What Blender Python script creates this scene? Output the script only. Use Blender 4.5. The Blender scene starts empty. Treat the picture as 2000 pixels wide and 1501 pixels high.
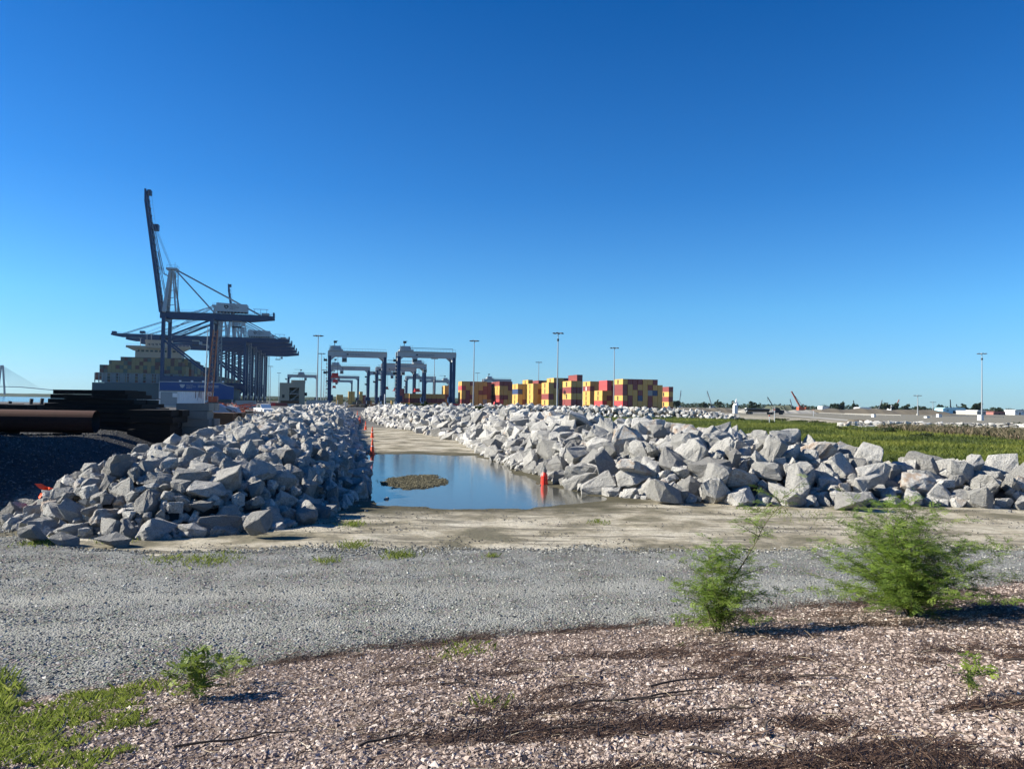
import bpy, bmesh, math, random
import numpy as np
from mathutils import Vector, Matrix
R = math.radians
random.seed(7); rng = np.random.default_rng(7)
C = bpy.context.scene.collection
sc = bpy.context.scene

# ------------------------------------------------------------------ camera
EYE = 3.3
PITCH = R(1.38); ROLL = 0.01575; FPX = 1503.0
cam_d = bpy.data.cameras.new('camera'); cam = bpy.data.objects.new('camera', cam_d); C.objects.link(cam)
cam_d.sensor_width = 36; cam_d.lens = 36*FPX/2000; cam_d.clip_start = 0.1; cam_d.clip_end = 12000
cam.matrix_world = Matrix.Translation((0, 0, EYE)) @ Matrix.Rotation(math.pi/2 + PITCH, 4, 'X') @ Matrix.Rotation(ROLL, 4, 'Z')
sc.camera = cam
# ------------------------------------------------------------------ sky and sun
SUN_EL = R(29); SUN_AZ = R(-87)            # azimuth from +Y, negative = to the left
SUN_DIR = Vector((math.sin(SUN_AZ)*math.cos(SUN_EL), math.cos(SUN_AZ)*math.cos(SUN_EL), math.sin(SUN_EL)))
w = bpy.data.worlds.new('World'); sc.world = w; w.use_nodes = True
nt = w.node_tree; bg = nt.nodes['Background']
sky = nt.nodes.new('ShaderNodeTexSky'); sky.sky_type = 'NISHITA'; sky.sun_disc = False
sky.sun_elevation = SUN_EL; sky.sun_rotation = SUN_AZ; sky.altitude = 0
sky.air_density = 1.0; sky.dust_density = 0.1; sky.ozone_density = 1.5
tc_ = nt.nodes.new('ShaderNodeTexCoord'); sx = nt.nodes.new('ShaderNodeSeparateXYZ'); nt.links.new(tc_.outputs['Generated'], sx.inputs[0])
# the sky model turns yellowish at the horizon; clear sea air keeps it pale blue, so grade it by elevation (the same all round)
gr = nt.nodes.new('ShaderNodeValToRGB'); nt.links.new(sx.outputs['Z'], gr.inputs[0]); ge = gr.color_ramp.elements
ge[0].position = 0.0; ge[0].color = (.36, .65, 1.12, 1); ge[1].position = .75; ge[1].color = (.035, .38, .88, 1)
for p_, c_ in ((.04, (.36, .68, 1.15)), (.12, (.30, .72, 1.14)), (.26, (.14, .56, 1.06)), (.46, (.04, .43, .94))):
    e_ = ge.new(p_); e_.color = (*c_, 1)
tint = nt.nodes.new('ShaderNodeMix'); tint.data_type = 'RGBA'; tint.blend_type = 'MULTIPLY'; tint.inputs[0].default_value = 1
nt.links.new(gr.outputs[0], tint.inputs[7]); nt.links.new(sky.outputs[0], tint.inputs[6]); nt.links.new(tint.outputs[2], bg.inputs[0])
bg.inputs[1].default_value = 0.067
sun_d = bpy.data.lights.new('sun', 'SUN'); sun_d.energy = 5.0; sun_d.angle = R(0.5); sun_d.color = (1, .94, .82)
sun = bpy.data.objects.new('sun', sun_d); C.objects.link(sun)
sun.rotation_euler = SUN_DIR.to_track_quat('Z', 'Y').to_euler()
sc.view_settings.view_transform = 'Standard'; sc.view_settings.look = 'None'
sc.view_settings.exposure = 1.10; sc.view_settings.gamma = 1.0; sc.view_settings.use_curve_mapping = False
sc.cycles.max_bounces = 6; sc.cycles.volume_bounces = 0

# ------------------------------------------------------------------ pixel <-> ground helpers (used to read places off the photo)
_cp, _sp, _cr, _sr = math.cos(PITCH), math.sin(PITCH), math.cos(ROLL), math.sin(ROLL)
FW = Vector((0, _cp, _sp)); _r0 = Vector((1, 0, 0)); _u0 = Vector((0, -_sp, _cp))
RT = _cr*_r0 + _sr*_u0; UP = -_sr*_r0 + _cr*_u0
def ray(px, py): return FW + RT*((px-1000)/FPX) - UP*((py-750.5)/FPX)
def G(px, py, z=0.0):
    d = ray(px, py); t = (z-EYE)/d.z; return Vector((d.x*t, d.y*t, z))
def AT(px, py, Y):
    d = ray(px, py); t = Y/d.y; return Vector((d.x*t, Y, EYE+d.z*t))
def to_px(x, y, z):
    vx, vy, vz = x, y, z-EYE
    dep = vx*FW.x+vy*FW.y+vz*FW.z
    return (vx*RT.x+vy*RT.y+vz*RT.z)/dep*FPX+1000, 750.5-(vx*UP.x+vy*UP.y+vz*UP.z)/dep*FPX
LANE = R(13.3)
Pv = Vector((math.cos(LANE), math.sin(LANE), 0)); Lv = Vector((-math.sin(LANE), math.cos(LANE), 0))

# ------------------------------------------------------------------ noise
def _h(ix, iy, s):
    n = (ix*374761393 + iy*668265263 + s*362437) & 0xffffffff
    n = ((n ^ (n >> 13)) * 1274126177) & 0xffffffff
    return ((n ^ (n >> 16)) & 0xffff)/65535.0
def vn(x, y, s=0):
    x = np.asarray(x, float); y = np.asarray(y, float)
    ix = np.floor(x).astype(np.int64); iy = np.floor(y).astype(np.int64)
    fx = x-ix; fy = y-iy; fx = fx*fx*(3-2*fx); fy = fy*fy*(3-2*fy)
    a = _h(ix, iy, s); b = _h(ix+1, iy, s); c = _h(ix, iy+1, s); d = _h(ix+1, iy+1, s)
    return (a*(1-fx)+b*fx)*(1-fy)+(c*(1-fx)+d*fx)*fy
def fbm(x, y, s=0, o=4):
    t = 0; a = .5; n = 0
    for i in range(o):
        t = t+a*(vn(np.asarray(x)*2**i, np.asarray(y)*2**i, s+i*17)-.5)*2; n += a; a *= .5
    return t/n
def ss(a, b, x):
    t = np.clip((x-a)/(b-a), 0, 1); return t*t*(3-2*t)
def poly_sd(x, y, P):
    x = np.asarray(x, float); y = np.asarray(y, float)
    d = np.full(x.shape, 1e9); inside = np.zeros(x.shape, bool); n = len(P)
    for i in range(n):
        ax, ay = P[i]; bx, by = P[(i+1) % n]; ex, ey = bx-ax, by-ay
        t = np.clip(((x-ax)*ex+(y-ay)*ey)/(ex*ex+ey*ey), 0, 1)
        d = np.minimum(d, np.hypot(x-ax-t*ex, y-ay-t*ey))
        if ey != 0:
            c = ((ay > y) != (by > y)) & (x < (bx-ax)*(y-ay)/(by-ay)+ax); inside ^= c
    return np.where(inside, -d, d)

# ------------------------------------------------------------------ terrain
PILE_L = [(-9.2, 21.8, 4.3, 1.5), (-9.6, 27, 4.7, 2.0), (-12.3, 40, 4.8, 2.15), (-17, 60, 5.0, 2.2), (-21.6, 80, 5.4, 2.2), (-31.5, 130, 5.8, 2.2), (-41, 170, 5, 2.0)]
PILE_R = [(-33, 188, 3.5, 1.9), (-24, 150, 4.5, 2.2), (-13, 105, 5, 2.25), (-3.0, 75, 5, 2.3), (0.6, 64, 5, 2.3), (3.0, 50, 5.1, 2.15), (6.2, 39, 6.0, 1.95), (8.6, 31.8, 6.6, 1.7), (11.6, 30.2, 4.7, 1.35), (14.2, 29.4, 3.5, .6), (17, 29.2, 3.8, 1.0), (19.5, 29.4, 3.2, .85), (23, 30.6, 2.8, .6), (27, 32, 2.2, .4)]
PILE_B = [(-20, 205, 4, 2.2), (0, 203, 5, 2.6), (25, 200, 5, 2.6), (44, 197, 4.5, 2.0), (54, 194, 3, 1.0)]
PILE_C = [(58, 132, 2.2, .8), (68, 133, 2.6, 1.2), (76, 131, 2.4, 1.0), (83, 128, 2.4, 1.15), (90, 124, 2, .6)]
def pile_h(x, y, PL):
    x = np.asarray(x, float); y = np.asarray(y, float); best = np.zeros(x.shape)
    for (ax, ay, aw, ah), (bx, by, bw, bh) in zip(PL[:-1], PL[1:]):
        ex, ey = bx-ax, by-ay
        t = np.clip(((x-ax)*ex+(y-ay)*ey)/(ex*ex+ey*ey), 0, 1)
        d = np.hypot(x-ax-t*ex, y-ay-t*ey); hw = aw+(bw-aw)*t; h = ah+(bh-ah)*t
        s = np.clip((hw-d)*.78, 0, 50)
        v = h*(1-np.exp(-(s/h)**1.5*1.5))
        best = np.maximum(best, v)
    return best
PUD = [(-4.1, 24.3), (-6, 28), (-8.5, 34), (-9.5, 40), (-11, 47), (-6, 48.4), (-2.2, 47.6), (-.4, 41.7), (0.9, 33.6), (2.4, 29.5), (3.4, 27.3), (2.6, 25.4), (0, 24.3), (-2, 24.0)]
EDX = [-14, -5.4, -2.5, -.7, 1.5, 5.9, 9.4, 20]; EDY = [5.2, 8.1, 9.35, 10.3, 11.0, 12.65, 14.2, 19.2]
def bank_s(x, y): return (np.interp(x, EDX, EDY)-y)*.92 + .18*fbm(np.asarray(x)/.9, np.asarray(y)/.9, 31, 3)
def road_d(x, y):  # >0 inside the gravel road (near side of its far border)
    x = np.asarray(x, float)
    return 17.1+.09*x + .9*fbm(x/4.2, np.asarray(y)/2.2, 5, 4)+.35*fbm(x/.8, np.asarray(y)/.8, 9, 2) + np.where(x < -9, (-9-x)*.8, 0) - y
FIELD = [(12, 200), (22, 120), (17, 60), (19, 50), (24, 45), (30, 42), (60, 30), (140, 60), (150, 120), (95, 150), (72, 160), (52, 196)]
def field_m(x, y): return ss(1.5, -1.5, poly_sd(x, y, FIELD)+1.5*fbm(np.asarray(x)/6, np.asarray(y)/6, 77, 3))
def pud_sd(x, y): return poly_sd(x, y, PUD)+.75*fbm(x/1.9, y/1.5, 8, 3)+.30*fbm(x/.45, y/.35, 18, 3)
def H(x, y):
    x = np.asarray(x, float); y = np.asarray(y, float)
    s = bank_s(x, y)
    z = 0.06+.035*fbm(x/2.2, y/2.2, 1, 4)*(1-ss(60, 120, y))+.02*fbm(x/.5, y/.5, 3, 2)*(1-ss(30, 60, y))
    sd = pud_sd(x, y)
    z = np.where(sd < 3, z*np.clip(sd/3, 0, 1)**.7+np.clip(sd*.03, -.14, .02)+.012*fbm(x/.5, y/.3, 19, 3)*(np.abs(sd) < 2), z)
    isl = np.hypot((x+3.9)/1.3, (y-31.8)/2.6)+.55*fbm(x/.7, y/1.1, 12, 4)
    z = np.where(isl < 1.1, np.maximum(z, .05*(1.05-isl)**.6 if False else np.minimum(.03, .10*np.clip(1.05-isl, 0, 1))+.008*fbm(x/.15, y/.15, 13, 2)), z)
    # raised storage ground on the left
    cx = np.interp(y, [18, 27, 40, 60, 80, 130, 170], [-13.0, -14, -17, -22, -27, -37, -45])
    z = z+1.2*ss(0, 5, cx-x)*ss(19.5, 33, y)*(1-ss(230, 330, y)) + .18*fbm(x/3, y/3, 41, 3)*ss(0, 3, cx-x)*ss(19, 24, y)*(1-ss(60, 100, y))
    z = z+.06*ss(0, 2, road_d(x, y))
    z = z+np.clip(s, 0, 9.6)*.175+.03*fbm(x/1.1, y/1.1, 21, 3)*ss(0, .5, s)
    z = z+.25*fbm(x/14, y/14, 51, 3)*field_m(x, y)
    for PL in (PILE_L, PILE_R, PILE_B):
        z = z+np.clip(pile_h(x, y, PL)*.86-.42, 0, 9)
    return z
def hz(x, y): return float(H(np.array([x]), np.array([y]))[0])

# ------------------------------------------------------------------ materials
MATS = {}
def nmat(name, build, rough=.8, metal=0.0, spec=.5):
    if name in MATS: return MATS[name]
    m = bpy.data.materials.new(name); m.use_nodes = True; t = m.node_tree; b = t.nodes['Principled BSDF']
    b.inputs['Roughness'].default_value = rough; b.inputs['Metallic'].default_value = metal
    b.inputs['Specular IOR Level'].default_value = spec
    build(t, b); MATS[name] = m; return m
def N(t, ty, **k):
    n = t.nodes.new(ty)
    for a, v in k.items():
        if a.startswith('i_'):
            key = a[2:]; key = int(key) if key.isdigit() else key.replace('_', ' ')
            n.inputs[key].default_value = v
        else: setattr(n, a, v)
    return n
def noise(t, scale, detail=4, rough=.55, co=None, obj=False):
    n = N(t, 'ShaderNodeTexNoise', i_Scale=scale, i_Detail=detail, i_Roughness=rough)
    if co is None:
        tc = N(t, 'ShaderNodeTexCoord'); co = tc.outputs['Object']
    t.links.new(co, n.inputs['Vector']); return n.outputs['Fac']
def ramp(t, fac, stops):
    r = N(t, 'ShaderNodeValToRGB'); e = r.color_ramp.elements
    e[0].position, e[0].color = stops[0][0], (*stops[0][1], 1)
    e[1].position, e[1].color = stops[-1][0], (*stops[-1][1], 1)
    for p, c in stops[1:-1]:
        x = e.new(p); x.color = (*c, 1)
    t.links.new(fac, r.inputs[0]); return r.outputs[0]
def mix(t, fac, a, b, mode='MIX'):
    n = N(t, 'ShaderNodeMix', data_type='RGBA', blend_type=mode)
    if isinstance(fac, (int, float)): n.inputs[0].default_value = fac
    else: t.links.new(fac, n.inputs[0])
    for i, v in ((6, a), (7, b)):
        if isinstance(v, tuple): n.inputs[i].default_value = (*v, 1)
        else: t.links.new(v, n.inputs[i])
    return n.outputs[2]
def bump(t, b, h, dist=.02, strength=1.0):
    n = N(t, 'ShaderNodeBump'); n.inputs['Distance'].default_value = dist; n.inputs['Strength'].default_value = strength
    t.links.new(h, n.inputs['Height']); t.links.new(n.outputs[0], b.inputs['Normal'])
def attr(t, name, typ='GEOMETRY'):
    a = N(t, 'ShaderNodeAttribute', attribute_name=name, attribute_type=typ); return a.outputs['Fac']
def math_(t, op, a, b=0.0):
    n = N(t, 'ShaderNodeMath', operation=op)
    for i, v in ((0, a), (1, b)):
        if isinstance(v, (int, float)): n.inputs[i].default_value = v
        else: t.links.new(v, n.inputs[i])
    return n.outputs[0]

def paint(name, col, rough=.5, wear=.25, metal=0.0, wscale=1.2):
    def f(t, b):
        n = noise(t, wscale, 6, .7); n2 = noise(t, wscale*9, 3)
        dark = tuple(c*.55 for c in col)
        c = mix(t, math_(t, 'MULTIPLY', ramp_fac(t, n, .5, .75), wear), col, dark)
        c = mix(t, math_(t, 'MULTIPLY', ramp_fac(t, n2, .55, .8), wear*.5), c, tuple(min(1, x*1.25+.02) for x in col))
        t.links.new(c, b.inputs['Base Color'])
    return nmat(name, f, rough, metal)
def ramp_fac(t, fac, a, b):
    n = N(t, 'ShaderNodeMapRange'); n.inputs['From Min'].default_value = a; n.inputs['From Max'].default_value = b
    t.links.new(fac, n.inputs['Value']); return n.outputs[0]

def f_ground(t, b):
    co = N(t, 'ShaderNodeTexCoord').outputs['Object']
    n1 = noise(t, .45, 7, .62, co); n2 = noise(t, 6, 5, .6, co); n3 = noise(t, 45, 4, .7, co)
    mp = N(t, 'ShaderNodeMapping'); mp.inputs['Scale'].default_value = (.25, 1.5, 1); mp.inputs['Rotation'].default_value = (0, 0, R(-9))
    t.links.new(co, mp.inputs['Vector']); n4 = noise(t, 1.3, 6, .65, mp.outputs[0])
    sand = ramp(t, n1, [(.38, (.15, .135, .09)), (.45, (.29, .255, .18)), (.51, (.46, .41, .31)), (.66, (.60, .55, .44))])
    sand = mix(t, math_(t, 'MULTIPLY', ramp_fac(t, n4, .50, .62), .85), sand, (.145, .13, .095))
    sand = mix(t, math_(t, 'MULTIPLY', ramp_fac(t, n2, .52, .7), .45), sand, (.14, .15, .09))
    n5 = noise(t, 14, 5, .75, co); sand = mix(t, math_(t, 'MULTIPLY', ramp_fac(t, n5, .52, .66), .7), sand, (.17, .155, .12))
    sand = mix(t, math_(t, 'MULTIPLY', ramp_fac(t, n3, .5, .7), .6), sand, (.09, .085, .07))
    wet = attr(t, 'wet'); sand = mix(t, wet, sand, mix(t, n2, (.05, .045, .024), (.10, .09, .055)))
    yard = mix(t, n1, (.085, .086, .085), (.16, .157, .15))
    c = mix(t, attr(t, 'yard'), sand, yard)
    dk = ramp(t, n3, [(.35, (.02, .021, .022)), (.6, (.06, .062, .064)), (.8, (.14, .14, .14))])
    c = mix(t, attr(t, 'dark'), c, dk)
    g = mix(t, n2, (.05, .075, .014), (.10, .13, .025)); c = mix(t, attr(t, 'field'), c, g)
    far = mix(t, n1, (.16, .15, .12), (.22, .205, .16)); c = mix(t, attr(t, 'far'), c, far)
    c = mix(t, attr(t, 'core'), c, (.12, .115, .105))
    t.links.new(c, b.inputs['Base Color'])
    hh = math_(t, 'ADD', math_(t, 'MULTIPLY', n3, .5), math_(t, 'ADD', n2, math_(t, 'MULTIPLY', n4, 1.5)))
    bump(t, b, hh, .05, .9)
m_ground = nmat('ground_soil', f_ground, .92, spec=.15)
def f_road(t, b):
    co = N(t, 'ShaderNodeTexCoord').outputs['Object']
    n1 = noise(t, 28, 4, .75, co); n2 = noise(t, 1.1, 5, .6, co)
    v = N(t, 'ShaderNodeTexVoronoi', i_Scale=34); t.links.new(co, v.inputs['Vector'])
    c = ramp(t, n1, [(.35, (.075, .075, .063)), (.52, (.19, .188, .163)), (.7, (.34, .337, .295))])
    c = mix(t, .35, c, v.outputs['Color'], 'MULTIPLY'); c2 = mix(t, .35, (.27, .275, .255), c)
    c = mix(t, ramp_fac(t, n2, .42, .62), c, c2); c = mix(t, attr(t, 'track'), c, mix(t, n1, (.24, .24, .21), (.40, .395, .35)))
    t.links.new(c, b.inputs['Base Color']); bump(t, b, math_(t, 'SUBTRACT', 1.0, v.outputs['Distance']), .03, .8)
m_road = nmat('grey_gravel_bed', f_road, .9, spec=.2)
def f_bank(t, b):
    co = N(t, 'ShaderNodeTexCoord').outputs['Object']
    n1 = noise(t, 40, 4, .75, co); v = N(t, 'ShaderNodeTexVoronoi', i_Scale=45); t.links.new(co, v.inputs['Vector'])
    c = ramp(t, n1, [(.35, (.05, .035, .026)), (.55, (.16, .115, .09)), (.75, (.32, .245, .20))])
    t.links.new(c, b.inputs['Base Color']); bump(t, b, math_(t, 'SUBTRACT', 1.0, v.outputs['Distance']), .02, .8)
m_bank = nmat('pink_gravel_bed', f_bank, .9, spec=.2)
def stone_mat(name, stops, rough=.75):
    def f(t, b):
        oi = N(t, 'ShaderNodeObjectInfo'); co = N(t, 'ShaderNodeTexCoord').outputs['Object']
        c = ramp(t, oi.outputs['Random'], stops); n = noise(t, 2.2, 3, .6, co)
        c = mix(t, math_(t, 'MULTIPLY', n, .4), c, (.05, .05, .05)); t.links.new(c, b.inputs['Base Color'])
    return nmat(name, f, rough, spec=.35)
m_pinkstone = stone_mat('pink_gravel_stone', [(0, (.13, .095, .075)), (.25, (.26, .195, .16)), (.6, (.43, .335, .28)), (.88, (.57, .47, .40)), (1, (.70, .63, .56))])
m_greystone = stone_mat('grey_gravel_stone', [(0, (.065, .065, .055)), (.3, (.18, .178, .15)), (.75, (.33, .328, .285)), (.93, (.48, .475, .42)), (1, (.66, .65, .59))])
m_darkstone = stone_mat('dark_gravel_stone', [(0, (.04, .042, .042)), (.6, (.10, .10, .10)), (1, (.2, .2, .2))])

def f_rock(use_attr):
    def f(t, b):
        co = N(t, 'ShaderNodeTexCoord').outputs['Object']
        if use_attr: rnd = attr(t, 'tone')
        else:
            se = N(t, 'ShaderNodeSeparateColor'); t.links.new(N(t, 'ShaderNodeObjectInfo').outputs['Color'], se.inputs[0]); rnd = se.outputs[0]
        n1 = noise(t, 2.2, 6, .6, co); n2 = noise(t, 22, 4, .75, co); n3 = noise(t, 6.5, 8, .72, co)
        base = ramp(t, rnd, [(0, (.31, .302, .282)), (.3, (.47, .46, .425)), (.65, (.61, .595, .55)), (1, (.71, .69, .64))])
        c = mix(t, ramp_fac(t, n2, .48, .72), base, (.15, .145, .135))
        c = mix(t, math_(t, 'MULTIPLY', ramp_fac(t, n1, .5, .66), .45), c, (.24, .235, .225))
        st = ramp_fac(t, n1, .44, .6); warm = math_(t, 'GREATER_THAN', rnd, .935)
        c = mix(t, math_(t, 'MULTIPLY', math_(t, 'MULTIPLY', st, warm), .6), c, (.46, .30, .18))
        c = mix(t, math_(t, 'MULTIPLY', ramp_fac(t, n3, .58, .7), .4), c, (.56, .55, .53))
        t.links.new(c, b.inputs['Base Color'])
        bump(t, b, math_(t, 'ADD', math_(t, 'MULTIPLY', n3, 1.2), math_(t, 'MULTIPLY', n2, .5)), .15, 1.0)
    return f
m_rock = nmat('granite', f_rock(False), .85, spec=.25); m_rock2 = nmat('granite_heap', f_rock(True), .85, spec=.25)

def leafmat(name, c0, c1, c2, use='tone', trans=.35):
    def f(t, b):
        c = ramp(t, attr(t, use), [(0, c0), (.6, c1), (1, c2)]); t.links.new(c, b.inputs['Base Color'])
        tr = N(t, 'ShaderNodeBsdfTranslucent'); t.links.new(c, tr.inputs['Color'])
        mx = N(t, 'ShaderNodeMixShader'); mx.inputs[0].default_value = trans
        out = t.nodes['Material Output']; t.links.new(b.outputs[0], mx.inputs[1]); t.links.new(tr.outputs[0], mx.inputs[2]); t.links.new(mx.outputs[0], out.inputs[0])
    return nmat(name, f, .6, spec=.3)
m_field = leafmat('field_grass', (.035, .055, .012), (.11, .14, .02), (.20, .21, .035))
m_weed = leafmat('weed_leaf', (.08, .12, .02), (.17, .23, .035), (.28, .33, .06))
m_reed = leafmat('brown_reed', (.05, .06, .025), (.16, .13, .075), (.27, .20, .14))
m_fern = leafmat('feathery_leaf', (.08, .14, .022), (.19, .28, .045), (.32, .41, .08), trans=.5)
m_lawn = leafmat('lawn_grass', (.07, .10, .02), (.18, .225, .04), (.36, .37, .11), trans=.5)
m_bush = leafmat('bush_leaf', (.02, .035, .01), (.045, .065, .02), (.09, .10, .035))
m_far_leaf = leafmat('tree_leaf', (.018, .03, .014), (.03, .048, .02), (.05, .07, .03))
m_stem = paint('green_brown_stem', (.09, .085, .035), .8, .3)
m_twig = leafmat('dead_twig', (.018, .010, .007), (.055, .032, .022), (.15, .095, .065), trans=0.0)
m_straw = leafmat('pale_straw', (.25, .19, .12), (.40, .33, .23), (.55, .48, .36), trans=.1)
m_navy = paint('navy_paint', (.006, .034, .10), .45, .4)
m_cranegrey = paint('light_grey_paint', (.40, .42, .42), .5, .35)
m_white = paint('white_paint', (.70, .71, .70), .5, .25)
m_steel = paint('galvanised_steel', (.30, .32, .33), .45, .3, .3)
m_dark = paint('dark_metal', (.025, .027, .03), .6, .3)
m_black = paint('black_marking', (.01, .01, .012), .6, .0)
m_red = paint('red_paint', (.50, .035, .03), .45, .3)
m_orange = paint('orange_plastic', (.80, .085, .02), .5, .15, 0, 8)
m_yellow = paint('yellow_container_paint', (.55, .335, .085), .55, .25, 0, .5)
m_maroon = paint('maroon_container_paint', (.21, .045, .038), .55, .3, 0, .5)
m_redc = paint('red_container_paint', (.52, .06, .06), .55, .2, 0, .5)
m_bluec = paint('blue_container_paint', (.03, .06, .14), .55, .3, 0, .5)
m_greyc = paint('grey_container_paint', (.26, .28, .28), .55, .3, 0, .5)
m_green_c = paint('green_container_paint', (.06, .13, .11), .55, .3, 0, .5)
m_rust = paint('rusty_steel', (.16, .05, .025), .85, .8, 0, 2.5)
m_pipe = paint('rusty_pipe', (.06, .02, .012), .9, .6, 0, 2.5)
m_tan = paint('tan_lattice_paint', (.30, .14, .075), .6, .6)
m_redlat = paint('red_lattice_paint', (.42, .09, .04), .6, .5)
m_timber = paint('black_timber', (.011, .008, .006), .95, .6, 0, 3)
m_pale_timber = paint('weathered_timber', (.17, .175, .165), .9, .5, 0, 3)
m_brown_timber = paint('brown_timber', (.10, .055, .028), .9, .6, 0, 3)
m_beige = paint('beige_wall', (.30, .27, .20), .8, .2)
m_glass = paint('dark_glass', (.02, .025, .03), .15, .0)
m_hull = paint('green_black_hull', (.03, .07, .085), .6, .4, 0, .1)
m_super = paint('cream_ship_paint', (.40, .34, .25), .6, .2, 0, .1)
m_tyre = paint('tyre_rubber', (.02, .02, .02), .9, .2)
m_concrete = paint('pale_concrete', (.36, .35, .32), .9, .3)
m_tarp = paint('blue_grey_tarp', (.30, .33, .38), .7, .3)
m_cyan = paint('pale_blue_roof', (.35, .62, .72), .6, .2)
m_bridge = paint('bridge_concrete', (.20, .22, .24), .8, .1)
def f_water(t, b):
    co = N(t, 'ShaderNodeTexCoord').outputs['Object']
    mp = N(t, 'ShaderNodeMapping'); mp.inputs['Scale'].default_value = (1, 2.2, 1); t.links.new(co, mp.inputs['Vector'])
    n = noise(t, 3.5, 3, .5, mp.outputs[0]); b.inputs['Base Color'].default_value = (.07, .068, .05, 1)
    b.inputs['IOR'].default_value = 1.333
    bump(t, b, n, .006, .6)
m_water = nmat('puddle_surface', f_water, .05)
def f_river(t, b):
    co = N(t, 'ShaderNodeTexCoord').outputs['Object']
    n = noise(t, .25, 5, .6, co); b.inputs['Base Color'].default_value = (.03, .05, .06, 1); bump(t, b, n, .6, .6)
m_river = nmat('river_surface', f_river, .12)
def f_shore(t, b):
    n = noise(t, .03, 5, .6); t.links.new(mix(t, n, (.035, .05, .03), (.08, .09, .06)), b.inputs['Base Color'])
m_shore = nmat('far_woodland', f_shore, .95, spec=.05)

# ------------------------------------------------------------------ builders
def tag(o, label=None, cat=None, group=None, kind=None):
    if label: o['label'] = label
    if cat: o['category'] = cat
    if group: o['group'] = group
    if kind: o['kind'] = kind
    return o
def empty(name, loc, rz=0, label=None, cat=None, group=None):
    o = bpy.data.objects.new(name, None); C.objects.link(o); o.location = loc; o.rotation_euler = (0, 0, rz); o.empty_display_size = .3
    return tag(o, label, cat, group)
def link(name, me, parent=None, loc=None, rz=0):
    o = bpy.data.objects.new(name, me); C.objects.link(o)
    if parent: o.parent = parent
    if loc is not None: o.location = loc; o.rotation_euler = (0, 0, rz)
    return o
def np_mesh(name, V, F, mats, smooth=False, mi=None, attrs=None):
    """V (n,3), F (m,k) uniform"""
    me = bpy.data.meshes.new(name); V = np.asarray(V, np.float32); F = np.asarray(F, np.int32)
    me.vertices.add(len(V)); me.vertices.foreach_set('co', V.ravel())
    m, k = F.shape; me.loops.add(m*k); me.loops.foreach_set('vertex_index', F.ravel())
    me.polygons.add(m); me.polygons.foreach_set('loop_start', np.arange(0, m*k, k, dtype=np.int32))
    me.polygons.foreach_set('use_smooth', np.full(m, smooth, bool))
    for q in mats: me.materials.append(q)
    if mi is not None: me.polygons.foreach_set('material_index', np.asarray(mi, np.int32))
    for an, av in (attrs or {}).items():
        av = np.asarray(av, np.float32)
        if av.ndim == 1: me.attributes.new(an, 'FLOAT', 'POINT').data.foreach_set('value', av)
        else: me.attributes.new(an, 'FLOAT_VECTOR', 'POINT').data.foreach_set('vector', av.ravel())
    me.update(calc_edges=True); me.validate(); return me
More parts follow.
